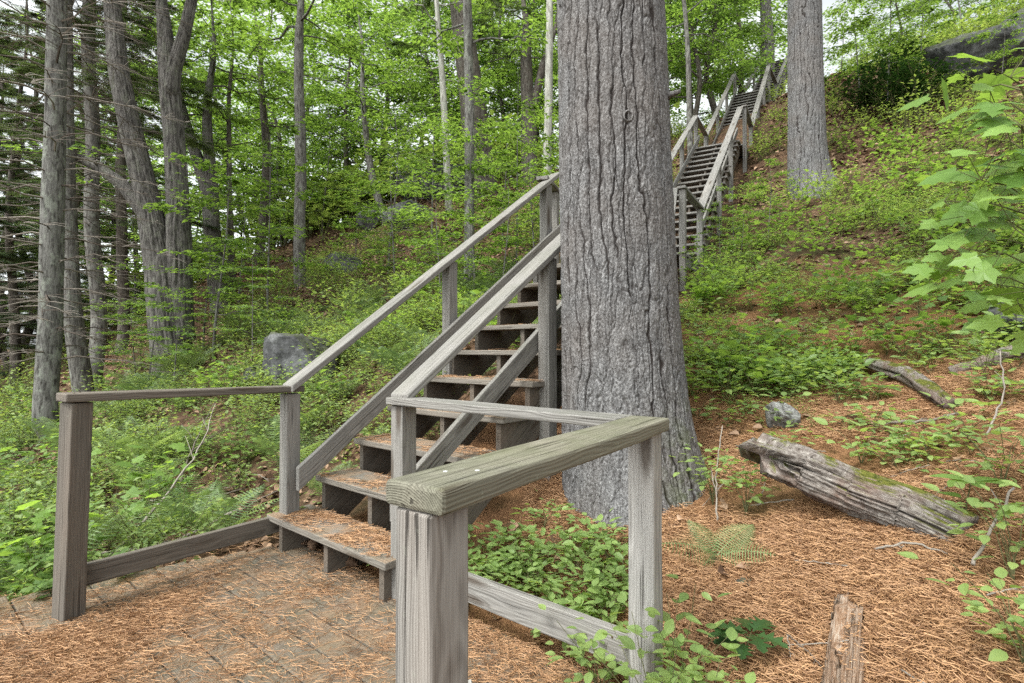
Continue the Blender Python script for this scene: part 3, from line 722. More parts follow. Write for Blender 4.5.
# ------------------------------------------------------------------ needle and leaf litter
def needles(acc, X, Y, Z, rng, lo=.05, hi=.11, lift=.012, w=.0008):
    n = len(X); az = rng.random(n)*PI*2; ln = lo+(hi-lo)*rng.random(n); bend = (rng.random(n)-.5)*.5
    d = np.stack([np.cos(az), np.sin(az)], -1); q = np.stack([-d[:, 1], d[:, 0]], -1)
    pts = []
    for s in (-.5, 0, .5):
        c = np.stack([X, Y], -1)+d*(ln*s)[:, None]+q*(bend*ln*(s*s*2-.25))[:, None]
        zz = Z+lift*rng.random(n)
        for e in (-1, 1):
            pts.append(np.stack([c[:, 0]+e*q[:, 0]*w, c[:, 1]+e*q[:, 1]*w, zz+e*.0007], -1))
    V = np.stack(pts, 1)
    Lq = np.array([0, 1, 3, 2, 2, 3, 5, 4])
    acc.add(V.reshape(-1, 3), (Lq[None]+(np.arange(n)*6)[:, None]).ravel(), np.full(2*n, 4), np.repeat(np.clip(rng.normal(.5, .25, n), 0, 1), 6))
rg = np.random.default_rng(31)
n = 170000
a_ = .06-2.2*rg.random(n); b_ = -1.45+3.0*rg.random(n)
P = O0+a_[:, None]*vd+b_[:, None]*ud
edge = 1.215-.264*(a_+.2)-b_
k = (rg.random(n) < np.clip(1.7*(fbm(P[:, 0]*2.4, P[:, 1]*2.4, 0, 4, 91)-.40)+.29, .12, 1)*np.clip(edge/.7, .05, 1)) & (P[:, 1] > 1.2)
acc = Acc(); needles(acc, P[k, 0], P[k, 1], np.full(k.sum(), .001), rg, .03, .075, .010, .00045)
acc.build('pine_needle_litter', NEEDLE, kind='stuff', label='orange fallen pine needles carpeting the platform planks', cat='pine needles')
acc = Acc()
n = 270000
X = .1+3.2*rg.random(n); Y = 1.2+3.0*rg.random(n)
a_ = (np.stack([X, Y], -1)-O0[:2])@vd[:2]
k = (rg.random(n) < np.clip(needle_mask(X, Y)*1.6*np.clip(.15+2.4*(fbm(X*1.8, Y*1.8, 0, 3, 17)-.32), 0, 1), 0, 1)) & (a_ > .1) & (np.abs(X) < Y*1.02+.1)
needles(acc, X[k], Y[k], ground(X[k], Y[k]), rg, .045, .10, .03, .0006)
acc.build('pine_needle_litter', NEEDLE, kind='stuff', label='orange pine needles covering the slope around the fallen log', cat='pine needles')
acc = Acc()
for i in range(7):
    n = [2600, 1500, 900, 500, 300, 200, 150][i]
    tt = i*RUN-.015+.26*rg.random(n); ss = -.02+1.08*rg.random(n)
    P = S_R+vd*tt[:, None]+ud*ss[:, None]
    k = rg.random(n) < np.clip(2.5*(fbm(P[:, 0]*4, P[:, 1]*4, i, 2, 3)-.32), 0, 1)
    needles(acc, P[k, 0], P[k, 1], np.full(k.sum(), (i+1)*RISE+.002), rg, .04, .09, .008)
acc.build('pine_needle_litter', NEEDLE, kind='stuff', label='pine needles lying on the lower stair treads', cat='pine needles')
acc = Acc()
n = 64000
X = -13+27*rg.random(n); Y = 2.2+20*rg.random(n)**1.3
k = (~keep_out(X, Y)) & (np.abs(X) < Y*1.1+1) & (rg.random(n) < np.clip(.15+2*(fbm(X*.7, Y*.7, 0, 3, 23)-.35), 0, 1)*np.where(needle_mask(X, Y) > .5, .35, 1))
X, Y = np.r_[X[k], 8.5+7*rg.random(5000)], np.r_[Y[k], 11.5+6*rg.random(5000)]; n = len(X)
scatter(acc, OVATE, np.stack([X, Y, ground(X, Y)+.012+.015*rg.random(n)], -1), frames(rand_dirs(rg, n, -.4, .4), up_norm(rg, n, .7)), np.stack([1.3+.5*rg.random(n), np.ones(n), 1.5+3*rg.random(n)], -1)*(.028+.03*rg.random(n)+.0045*Y)[:, None], rg.random(n))
acc.build('dead_leaf_litter', DEADLEAF, kind='stuff', label='brown curled dead leaves lying on the hillside', cat='leaf litter')

# ------------------------------------------------------------------ the big pine
def worley(u, v, nu, seed):
    """periodic in u with period nu; returns F1,F2"""
    iu = np.floor(u).astype(np.int64); iv = np.floor(v).astype(np.int64)
    f1 = np.full(u.shape, 9.0); f2 = np.full(u.shape, 9.0)
    for du_ in (-1, 0, 1):
        for dv_ in (-1, 0, 1):
            cu = iu+du_; cv = iv+dv_
            hu = _hash(cu % nu, cv, cv*0+1, seed); hv = _hash(cu % nu, cv, cv*0+2, seed)
            d = np.hypot(cu+.1+.8*hu-u, cv+.1+.8*hv-v)
            f2 = np.where(d < f1, f1, np.minimum(f2, d)); f1 = np.minimum(f1, d)
    return f1, f2
def big_trunk(acc, C, r0, z0, z1, nth, zs, ncell, seed, depth=.022, lean=(0, 0), flare=.18, cellh=.19, top_r=None, roots=5):
    th = np.arange(nth)*2*PI/nth
    TH, Z = np.meshgrid(th, zs)
    cx, cy = np.cos(TH), np.sin(TH)
    rel = Z-z0
    taper = r0*(1-.028*rel) if top_r is None else r0+(top_r-r0)*(rel/(z1-z0))
    rootw = 1+.35*np.cos(TH*roots+seed)+.25*np.cos(TH*3+1.7*seed)
    R = taper+flare*np.exp(-np.maximum(rel, -.3)/.26)*rootw*.8*(1+1.1*np.cos(TH))+.05*np.exp(-rel/.6)*(1+.8*np.cos(TH))
    R = R*(1+.03*(vnoise(cx*1.6, cy*1.6, Z*.8, seed)-.5)*2)
    u = TH/(2*PI)*ncell; v = Z/cellh
    wu = (fbm(cx*2.5, cy*2.5, Z*1.6, 2, seed+3)-.5)*1.5+(fbm(cx*5, cy*5, Z*8, 2, seed+13)-.5)*.8+(fbm(cx*9, cy*9, Z*25, 2, seed+4)-.5)*.35
    wv = (fbm(cx*7, cy*7, Z*5, 2, seed+5)-.5)*.9
    f1, f2 = worley(u+wu, v+wv, ncell, seed)
    e = np.clip((f2-f1)/.15, 0, 1); e = e*e*(3-2*e)
    wl = (fbm(cx*1.5, cy*1.5, Z*.8, 2, seed+23)-.5)*2.2+(fbm(cx*4.5, cy*4.5, Z*3.5, 2, seed+24)-.5)*.95+(fbm(cx*8, cy*8, Z*18, 2, seed+25)-.5)*.42
    ln_ = np.abs((u+wl)-np.floor(u+wl)-.5); keep = np.clip((fbm(np.floor(u+wl)*3.7, Z*1.5, 0, 2, seed+26)-.34)/.14, 0, 1)
    el = np.clip((ln_+(1-keep)*.12)/.15, 0, 1); el = el*el*(3-2*el)
    e = np.minimum(el, .5+.5*e)
    g1, g2 = worley((u+wu)*2, (v+wv)*7, ncell*2, seed+8)
    fine = np.clip((g2-g1)/.5, 0, 1)
    bumpn = fbm(cx*26, cy*26, Z*60, 3, seed+11)-.5
    big = fbm(cx*4, cy*4, Z*6, 2, seed+6)
    dmod = .65+.7*big
    disp = depth*dmod*(e-1)+.003*(fine-.5)*e+.004*bumpn*(.3+.7*e)+.005*(1-f1)+.005*(fbm(cx*60, cy*60, Z*150, 2, seed+15)-.5)
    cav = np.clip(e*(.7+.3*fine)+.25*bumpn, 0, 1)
    R = R+disp
    px = C[0]+lean[0]*rel+cx*R; py = C[1]+lean[1]*rel+cy*R
    L, S = grid_loops(nth, len(zs), True)
    acc.add(np.stack([px, py, Z], -1).reshape(-1, 3), L, S, cav.ravel())
PC = A(.69, 3.39, 0); pz = gz(.69, 3.39)
pine = empty('pine_tree', (PC[0], PC[1], pz), 'huge pine trunk with deeply furrowed grey bark beside the stairs', 'tree')
acc = Acc()
zs = np.concatenate([np.linspace(pz-.45, 4.0, 860), np.linspace(4.25, 15, 120)])
big_trunk(acc, PC, .362, pz, 15, 760, zs, 31, 3, .016, (-.022, 0), .065, .8)
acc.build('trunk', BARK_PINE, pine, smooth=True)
def knot_acc(p, n, r):
    n = nrm(A(*n)); q = nrm(np.cross(n, ZU)); w = np.cross(q, n); acc = Acc(); rows = []
    for rr, hh in ((1.5, -.02), (1.2, .008), (.95, .012), (.8, .0), (.55, -.012), (.25, -.018), (.02, -.02)):
        tt = np.arange(14)*2*PI/14
        rows.append(A(*p)+n*hh+(np.cos(tt)[:, None]*q+np.sin(tt)[:, None]*w*1.15)*r*rr*(1+.12*(RNG.random((14, 1))-.5)))
    L, S = grid_loops(14, len(rows), True); acc.add(np.concatenate(rows), L, S, np.repeat([.8, .8, .9, .4, .1, .05, 0], 14)); return acc
knot_acc((.660, 3.39-.338, 2.53), (.02, -1, 0), .024).build('knot', BARK_PINE, pine, smooth=True)
knot_acc((.60, 3.39-.335, 2.18), (-.1, -1, 0), .013).build('knot', BARK_PINE, pine, smooth=True)
acc = Acc(); tube(acc, [(.93, 3.25, 2.735), (.975, 3.225, 2.745), (1.01, 3.21, 2.75)], [.026, .017, .012], 10, .7, jit=.3); acc.build('branch_stub', BARK_PINE, pine, smooth=True)
def conifer_crown(rng, sl, cl, base_fn, z0, z1, n, len0, len1, spray=.35, dens=1.0, droop=.1, dead=0.0, tint=(.1, .9)):
    for i in range(n):
        f = (i+rng.random())/n; z = z0+(z1-z0)*f; az = i*2.4+rng.random(); ln = (len0+(len1-len0)*f)*(.7+.5*rng.random())
        b = base_fn(z); ts = np.linspace(0, 1, 6)
        P = b+np.stack([np.cos(az)*ln*ts, np.sin(az)*ln*ts, ln*(.12*ts-(droop+.16)*ts*ts)], -1); P[1:] += (rng.random((5, 3))-.5)*.07*ln
        tube(sl, P, np.linspace(.006+.005*ln, .002, 6), 4, rng.random()*.6)
        isd = rng.random() < dead
        nt_ = int(ln*7*(1 if not isd else 1.1))+3
        u = .2+.8*rng.random(nt_); ix = np.minimum((u*5).astype(int), 4); fr = (u*5-ix)[:, None]
        s0 = P[ix]*(1-fr)+P[ix+1]*fr
        sg = np.where(rng.random(nt_) < .5, -1, 1); aa = az+sg*(.5+.6*rng.random(nt_))
        tl = ln*(.16+.26*rng.random(nt_))*(1.15-u*.6)
        d = nrm(np.stack([np.cos(aa), np.sin(aa), -.25+.4*(rng.random(nt_)-.3)], -1))
        for j in range(nt_):
            if isd or j % 2 == 0: tube(sl, np.stack([s0[j], s0[j]+d[j]*tl[j]*.5+A(0, 0, .02), s0[j]+d[j]*tl[j]]), [.0045, .003, .0015], 3, rng.random()*.7, 0, False)
        if not isd and cl is not None:
            m = int(9*dens); q = rng.random((nt_, m))
            pos = (s0[:, None]+d[:, None]*(tl[:, None]*q)[..., None]).reshape(-1, 3)
            a2 = (aa[:, None]+(rng.random((nt_, m))-.5)*1.9).ravel()
            dd = nrm(np.stack([np.cos(a2), np.sin(a2), -.2+.3*(rng.random(a2.shape)-.5)], -1))
            scatter(cl, SPRAY, pos, frames(dd, up_norm(rng, len(dd), .3)), spray*(.6+.7*rng.random(len(dd))), tint[0]+(tint[1]-tint[0])*rng.random(len(dd)))
sl, cl = Acc(), Acc()
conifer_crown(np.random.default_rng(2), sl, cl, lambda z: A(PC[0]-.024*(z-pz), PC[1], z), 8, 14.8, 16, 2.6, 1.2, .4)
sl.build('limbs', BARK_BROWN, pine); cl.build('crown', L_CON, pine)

# ------------------------------------------------------------------ trunks one can tell apart
def stem_path(Y, pts, zext=0):
    """pts (px,py,width_px) seen from the camera spot, at distance Y -> world points and radii"""
    P = [A(bear(x, Y), Y, hgt(y, Y)) for x, y, w in pts]; R = [w/2*Y/F*math.cos(math.atan((x-512)/F))*.95 for x, y, w in pts]
    return np.array(P), np.array(R)
def smooth_path(P, R, n=40):
    t0 = np.r_[0, np.cumsum(np.linalg.norm(np.diff(P, axis=0), axis=1))]; t = np.linspace(0, t0[-1], n)
    Q = np.stack([np.interp(t, t0, P[:, k]) for k in range(3)], -1); r = np.interp(t, t0, R)
    for _ in range(3):
        Q[1:-1] = (Q[:-2]+2*Q[1:-1]+Q[2:])/4
    return Q, r
def bark_tube(acc, P, R, sides, rng, depth=.06, seed=1, flare=0.0, rf=4.5):
    k = len(P); D_ = nrm(np.gradient(P, axis=0)); ref = A(0, 1, 0)
    U = nrm(np.cross(np.broadcast_to(ref, D_.shape), D_)); W = np.cross(D_, U)
    th = np.arange(sides)*2*PI/sides; TH = np.repeat(th[None], k, 0)
    s = np.r_[0, np.cumsum(np.linalg.norm(np.diff(P, axis=0), axis=1))][:, None]
    cx, cy = np.cos(TH), np.sin(TH)
    nz = fbm(cx*rf+seed, cy*rf, s*(1.0+.27*rf if rf < 6 else 1.6), 3, seed); rid = 1-np.abs(2*nz-1)
    lump = vnoise(cx*1.3, cy*1.3, s*1.1+seed, seed+2)-.5
    rr = R[:, None]*(1+depth*2*(rid-.6)+.16*lump)+flare*np.exp(-s/.3)*(1+.4*np.cos(4*TH+seed))
    V = P[:, None]+rr[..., None]*(cx[..., None]*U[:, None]+cy[..., None]*W[:, None])
    L, S = grid_loops(sides, k, True)
    acc.add(V.reshape(-1, 3), L, S, np.clip((rid-.25)*1.2, 0, 1).ravel())
def broad_crown(rng, sl, cl, path, R, lo, hi, n, spread, leaf, nleaf=14, ntw=9, T=KITE, rise=.25, fwd=None, tint=(.1, .95), flat=.22):
    """limbs between fractions lo..hi of the stem path, twigs, flattened layers of leaves"""
    m = len(path)
    for i in range(n):
        f = lo+(hi-lo)*((i+rng.random())/n); q = f*(m-1); i0 = min(int(q), m-2); b = path[i0]+(path[i0+1]-path[i0])*(q-i0); r0 = R[i0]
        az = i*2.39996+rng.random()*.8
        if fwd is not None and rng.random() < .5: az = fwd+(rng.random()-.5)*2.2
        ln = spread*(1-.45*f)*(.6+.6*rng.random()); ts = np.linspace(0, 1, 7)
        rs = rise*(.4+rng.random())
        P = b+np.stack([np.cos(az)*ln*ts, np.sin(az)*ln*ts, ln*(rs*ts-.22*ts*ts)], -1); P[1:] += (rng.random((6, 3))-.5)*.09*ln
        tube(sl, P, np.linspace(min(.4*r0, .01+.011*ln), .004, 7), 5, .6)
        u = .22+.78*rng.random(ntw); ix = np.minimum((u*6).astype(int), 5); fr = (u*6-ix)[:, None]; s0 = P[ix]*(1-fr)+P[ix+1]*fr
        aa = az+np.where(rng.random(ntw) < .5, -1, 1)*(.35+.9*rng.random(ntw)); tl = ln*(.18+.26*rng.random(ntw))
        d = nrm(np.stack([np.cos(aa), np.sin(aa), .25*(rng.random(ntw)-.45)], -1))
        for j in range(ntw): tube(sl, np.stack([s0[j], s0[j]+d[j]*tl[j]]), [.005, .002], 3, .6, 0, False)
        g = rng.random((ntw, nleaf))*1.1
        pos = s0[:, None]+d[:, None]*(tl[:, None]*g)[..., None]+(rng.random((ntw, nleaf, 3))-.5)*A(1, 1, flat)*(tl[:, None, None]*.75+.1)
        a2 = (aa[:, None]+(rng.random((ntw, nleaf))-.5)*2.4).ravel()
        dd = nrm(np.stack([np.cos(a2), np.sin(a2), -.15+.5*(rng.random(a2.shape)-.5)], -1))
        bt = rng.random()*.3
        scatter(cl, T, pos.reshape(-1, 3), frames(dd, up_norm(rng, len(dd), .45)), leaf*(.65+.6*rng.random(len(dd))), np.clip(tint[0]+(tint[1]-tint[0])*rng.random(len(dd))+bt-.15, 0, 1))
def named_tree(name, Y, stems, bark, label, seed, crown=None, sides=20, depth=.07, flare=.0, ext=5.0, group=None, leafmat=None, dead=None, con=None, nrow=60, rf=4.5):
    rng = np.random.default_rng(seed)
    b = stems[0][-1]; bx = bear(b[0], Y); bz = gz(bx, Y)
    root = empty(name, (bx, Y, bz), label, 'tree', group)
    tr, sl, cl = Acc(), Acc(), Acc(); paths = []
    for k, st in enumerate(stems):
        P, R = stem_path(Y, st[::-1])
        if k == 0:
            P[0] = A(bx, Y, bz-.15)
        if ext and st[0][1] <= 4:
            d = nrm(P[-1]-P[-2]); P = np.vstack([P, P[-1]+d*ext*.5+A(*(rng.random(3)-.5))*.3, P[-1]+d*ext]); R = np.r_[R, R[-1]*.7, R[-1]*.25]
        if not ext:
            d = nrm(P[-1]-P[-2]); P = np.vstack([P, P[-1]+d*1.6+A(.1, .1, 0), P[-1]+d*3.4+A(-.1, .3, 0)]); R = np.r_[R, R[-1]*.55, R[-1]*.12]
        Q, r = smooth_path(P, R, nrow); Q[2:-1, 1] += (vnoise(Q[2:-1, 2]*.5, seed, k)-.5)*.25
        bark_tube(tr, Q, r, sides, rng, depth, seed+k, flare if k == 0 else 0, rf)
        paths.append((Q, r))
    tr.build('trunk', bark, root, smooth=True)
    if crown:
        for (k, lo, hi, n, spread, leaf, nl, ntw) in crown:
            broad_crown(rng, sl, cl, paths[k][0], paths[k][1], lo, hi, n, spread, leaf, nl, ntw)
    Q = paths[0][0]
    def bf(z): return np.array([np.interp(z, Q[:, 2], Q[:, j]) for j in range(3)])
    if dead: conifer_crown(rng, sl, None, bf, bz+dead[0], bz+dead[1], dead[2], dead[3], dead[4], dead=1.0)
    if con: conifer_crown(rng, sl, cl, bf, bz+con[0], bz+con[1], con[2], con[3], con[4], .3, con[5], dead=.15)
    if sl.n: sl.build('limbs', TWIG if dead else bark, root)
    if cl.n: cl.build('crown', leafmat or L_MAPLE, root)
    return root
# left conifers with bare lower branches
named_tree('pine_tree', 7.4, [[(47, 0, 22), (48, 200, 25), (55, 440, 27)]], BARK_LICHEN, 'lichen-grey conifer trunk nearest on the left with bare dead branches', 101, dead=(1.0, 8.5, 95, 1.3, 2.0), con=(9, 12.5, 22, 2.0, .8, 1), leafmat=L_CON, flare=.04)
named_tree('pine_tree', 9.6, [[(62, 0, 16), (66, 190, 19), (86, 395, 23)]], BARK_GREY, 'leaning conifer trunk just right of the lichen-grey one', 102, dead=(1.5, 9, 60, 1.3, 1.8), con=(9.5, 13, 20, 2.0, .8, 1), leafmat=L_CON)
named_tree('pine_tree', 12, [[(88, 0, 15), (90, 190, 16), (98, 372, 18)]], BARK_GREY, 'slim straight conifer trunk third from the left edge', 103, dead=(1.5, 9, 55, 1.3, 2.0), con=(6, 13, 34, 2.4, .8, 1), leafmat=L_CON)
named_tree('pine_tree', 15, [[(119, 0, 9), (120, 150, 11), (121, 330, 13)]], BARK_BROWN, 'dark thin conifer trunk left of the forked oak', 104, dead=(.5, 4, 14, 1, 1.4), con=(3, 13, 60, 2.6, .8, 1), leafmat=L_CON)
# forked oak
named_tree('oak_tree', 9.8, [[(105, 0, 18), (116, 55, 21), (132, 130, 23), (150, 205, 25), (165, 275, 33), (178, 392, 46)], [(157, 0, 12), (165, 55, 20), (172, 130, 22), (175, 200, 24), (178, 270, 29), (180, 340, 32)], [(191, 0, 11), (184, 35, 13), (174, 70, 15), (171, 95, 17)], [(66, 152, 9), (100, 168, 12), (125, 186, 14), (146, 214, 17)]], BARK_OAK, 'thick oak forking into two rough stems with a limb to the left', 105, crown=[(0, .78, 1, 10, 4, .13, 16, 9), (1, .7, 1, 10, 4, .13, 16, 9), (3, .3, 1, 5, 1.3, .1, 10, 5)], sides=110, depth=.13, flare=.06, nrow=260, rf=9)
named_tree('maple_tree', 16, [[(181, 112, 9), (192, 150, 13), (206, 190, 17), (214, 250, 19), (221, 312, 22)], [(207, 98, 9), (207, 140, 11), (208, 180, 14), (209, 205, 15)]], BARK_OAK, 'grey forked maple right of the big oak', 106, crown=[(0, .6, 1, 12, 3.4, .15, 18, 9), (1, .5, 1, 12, 3.4, .15, 18, 9)], ext=0)
named_tree('maple_tree', 16.5, [[(227, 90, 4), (229, 180, 6), (232, 307, 8)]], BARK_BROWN, 'very thin dark sapling trunk just right of the grey forked maple', 107, crown=[(0, .45, 1, 14, 2.2, .14, 16, 7)], ext=0, sides=10)
named_tree('maple_tree', 13.6, [[(296, 20, 9), (298, 110, 11), (300, 200, 12), (301, 296, 13)]], BARK_GREY, 'straight slim trunk standing alone mid slope above the left railing', 108, crown=[(0, .62, 1, 16, 3.2, .14, 20, 9)], ext=0, sides=14)
named_tree('maple_tree', 18, [[(259, 90, 7), (265, 150, 9), (264, 190, 10), (259, 252, 11)]], BARK_BROWN, 'curved dark trunk behind the thin sapling', 109, crown=[(0, .5, 1, 14, 3.2, .15, 18, 9)], ext=0, sides=12)
named_tree('maple_tree', 18.5, [[(362, 90, 5), (366, 150, 7), (372, 180, 8), (386, 236, 9)]], BARK_GREY, 'bent thin trunk above the grey rocks', 110, crown=[(0, .4, 1, 16, 3.2, .15, 18, 9)], ext=0, sides=12)
named_tree('birch_tree', 17, [[(436, 0, 5), (444, 110, 7), (450, 205, 8)]], BARK_BIRCH, 'pale leaning birch left of the lichen-spotted trunk', 111, crown=[(0, .35, .95, 14, 2.4, .14, 14, 8)], sides=12)
named_tree('maple_tree', 9.6, [[(467, 0, 9), (469, 150, 10), (469, 295, 11)]], BARK_LICHEN, 'straight lichen-spotted trunk seen above the handrail', 112, crown=[(0, .45, .95, 13, 2.0, .12, 14, 8)], sides=16)
named_tree('pine_tree', 19, [[(459, 0, 20), (472, 100, 26), (482, 204, 34)]], BARK_BROWN, 'broad brown trunk on the crest behind the lichen-spotted one', 113, con=(5, 13, 22, 2.6, 1.2, .7), leafmat=L_CON, sides=24, flare=.05)
named_tree('oak_tree', 19.5, [[(526, 60, 12), (529, 120, 15), (530, 185, 18)], [(543, 66, 8), (537, 90, 9), (531, 112, 11)]], BARK_BROWN, 'dark forked trunk on the crest left of the big pine', 114, crown=[(0, .55, 1, 10, 3.2, .15, 16, 8)], ext=0, sides=18)
named_tree('birch_tree', 15, [[(550, 0, 7), (549, 90, 8), (547, 215, 9)]], BARK_BIRCH, 'pale slim birch close to the left side of the big pine', 115, crown=[(0, .5, .95, 10, 2, .13, 12, 7)], sides=12)
named_tree('maple_tree', 15.5, [[(687, 0, 4.5), (690, 60, 5.5), (691, 190, 6.5)]], BARK_GREY, 'pencil-thin trunk beside the far stairs', 116, crown=[(0, .35, .95, 14, 2.4, .14, 15, 8)], sides=10)
named_tree('maple_tree', 24, [[(768, 0, 12), (769, 40, 14), (771, 82, 17)]], BARK_GREY, 'grey trunk on the skyline behind the top of the far stairs', 117, crown=[(0, .5, .95, 10, 3, .16, 14, 8)], sides=14)
# second pine
tp = empty('pine_tree', (bear(808, 11), 11, gz(bear(808, 11), 11)), 'tall grey pine trunk to the right of the far stairs', 'tree')
acc = Acc(); z0 = tp.location[2]; C2 = A(bear(808.5, 11), 11, 0)
big_trunk(acc, C2, .345, z0, 15, 260, np.concatenate([np.linspace(z0-.6, 9, 420), np.linspace(9.05, 18, 80)]), 26, 9, .02, (-.006, 0), .10, .7)
acc.build('trunk', BARK_PINE, tp, smooth=True)
sl, cl = Acc(), Acc()
conifer_crown(np.random.default_rng(4), sl, cl, lambda z: A(C2[0], 11, z), 12, 17.8, 18, 3.0, 1.2, .4)
sl.build('limbs', BARK_BROWN, tp); cl.build('crown', L_CON, tp)

# ------------------------------------------------------------------ forest behind
def tree_proto(seed, h, r, n, spread, leaf, nl, ntw, lo, bark, leafmat, name, label, group, con=False):
    rng = np.random.default_rng(seed); root = empty(name, (0, 0, 0), label, 'tree', group)
    zz = np.linspace(-.4, h, 14); P = np.stack([(vnoise(zz*.35, seed, 1)-.5)*h*.09, (vnoise(zz*.35, seed, 7)-.5)*h*.09, zz], -1); R = np.linspace(r, r*.12, 14)
    tr, sl, cl = Acc(), Acc(), Acc()
    bark_tube(tr, *smooth_path(P, R, 30), 12, rng, .07, seed, r*.3)
    if con:
        conifer_crown(rng, sl, cl, lambda z: np.array([np.interp(z, P[:, 2], P[:, j]) for j in range(3)]), h*lo, h*.97, n, spread, .6, leaf, .8, dead=.4)
    else:
        broad_crown(rng, sl, cl, P, R, lo, .99, n, spread, leaf, nl, ntw, rise=.35)
    tr.build('trunk', bark, root, smooth=True); sl.build('limbs', bark, root); cl.build('crown', leafmat, root)
    return root
G_B = 'leafy forest trees behind the hillside'; LB = 'bright green broadleaf tree in the forest beyond the crest'
protos = [tree_proto(201+k, 12+k, .15, 30, 4.2, .19, 24, 13, .16, BARK_BROWN, L_FAR, 'forest_tree', LB, G_B) for k in range(4)]
rg = np.random.default_rng(55)
spots = []
for px, Y, sc in [(170, 24, 1), (215, 27, 1.1), (265, 23.5, .9), (310, 27, 1), (345, 23, .8), (385, 26, 1), (425, 25, .9), (460, 28, 1.1), (500, 25, .9), (535, 28, 1), (575, 27, 1.1), (620, 26, 1), (665, 24, 1), (690, 28, 1.1), (715, 22, .9), (735, 27, 1), (735, 33, .8), (700, 19.5, .7), (660, 20, .8),
                   (140, 34, 1.1), (240, 38, 1.2), (330, 40, 1.2), (430, 40, 1.2), (530, 40, 1.2), (640, 38, 1.1), (900, 24, .5), (950, 22, .5), (1000, 24, .55), (1050, 23, .5), (870, 36, .6), (930, 32, .6), (1010, 34, .7), (1090, 28, .8),
                   (90, 44, 1.2), (-20, 44, 1.2), (-80, 30, 1), (120, 29, .9)]:
    spots.append((px, Y, sc))
for i, (px, Y, sc) in enumerate(spots):
    x = bear(px, Y); z = gz(x, Y)
    p = protos[i % 4]
    if i < 4: p.location = (x, Y, z-.1); p.scale = (sc,)*3; p.rotation_euler = (0, 0, rg.random()*6.28)
    else: copy_thing(p, (x, Y, z-.1), rg.random()*6.28, sc*(.9+.2*rg.random()))
G_C = 'dark conifers beyond the left trees'; LC = 'dark grey-green conifer in the shade beyond the left trunks'
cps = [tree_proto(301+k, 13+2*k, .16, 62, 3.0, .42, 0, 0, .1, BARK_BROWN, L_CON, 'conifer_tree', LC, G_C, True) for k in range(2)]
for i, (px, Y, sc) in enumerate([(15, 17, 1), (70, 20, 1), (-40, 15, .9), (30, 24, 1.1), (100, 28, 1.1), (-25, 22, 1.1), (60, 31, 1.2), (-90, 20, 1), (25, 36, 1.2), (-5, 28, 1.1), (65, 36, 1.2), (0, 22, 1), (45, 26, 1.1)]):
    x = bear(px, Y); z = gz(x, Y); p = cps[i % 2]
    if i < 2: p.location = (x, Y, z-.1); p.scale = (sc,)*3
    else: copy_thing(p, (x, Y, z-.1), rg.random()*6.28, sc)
# understory maples on the slope
G_U = 'small understory maples on the slope'; LU = 'small bright green understory maple with flat leaf layers on the slope'
ups = [tree_proto(401+k, 3.0+.6*k, .028, 13, 1.6, .12, 13, 8, .28, BARK_GREY, L_MAPLE, 'maple_sapling', LU, G_U) for k in range(3)]
for i, (px, Y, sc) in enumerate([(205, 11, .8), (352, 12.5, .6), (395, 12, .9), (430, 14, 1.1), (500, 13, .9), (520, 10, .75), (240, 15, 1.1), (150, 8, .5), (325, 21, 1.3), (285, 21, 1.2), (560, 16, 1.1), (770, 9.5, .35), (735, 10, .4), (698, 7.7, .24), (720, 8.3, .30), (712, 7.5, .2), (742, 8.8, .3), (890, 13, .9), (860, 14.5, .9), (925, 12.5, .7), (960, 17, 1.0), (845, 18, .9), (1010, 11, .5), (410, 19, 1.3), (470, 17, 1.1), (222, 9, .95), (272, 10, .9), (440, 8.2, .62), (505, 8.0, .6), (475, 9, .8), (395, 10.5, .85), (180, 7.5, .42), (250, 7.6, .4), (535, 9.5, .8), (160, 26, 2.0), (200, 24, 1.9), (240, 25, 2.0), (275, 24, 1.8), (315, 25, 1.8), (350, 24.5, 1.7), (385, 24, 1.6), (420, 25, 1.7), (455, 24, 1.6), (490, 24.5, 1.7), (520, 24, 1.6), (555, 25, 1.7), (180, 19, 1.5), (230, 21, 1.7), (280, 21.5, 1.5), (140, 21, 1.6), (168, 11.5, .75), (135, 10.5, .6)]):
    x = bear(px, Y); z = gz(x, Y); p = ups[i % 3]
    if i < 3: p.location = (x, Y, z-.05); p.scale = (sc,)*3; p.rotation_euler = (0, 0, rg.random()*6)
    else: copy_thing(p, (x, Y, z-.05), rg.random()*6.28, sc)

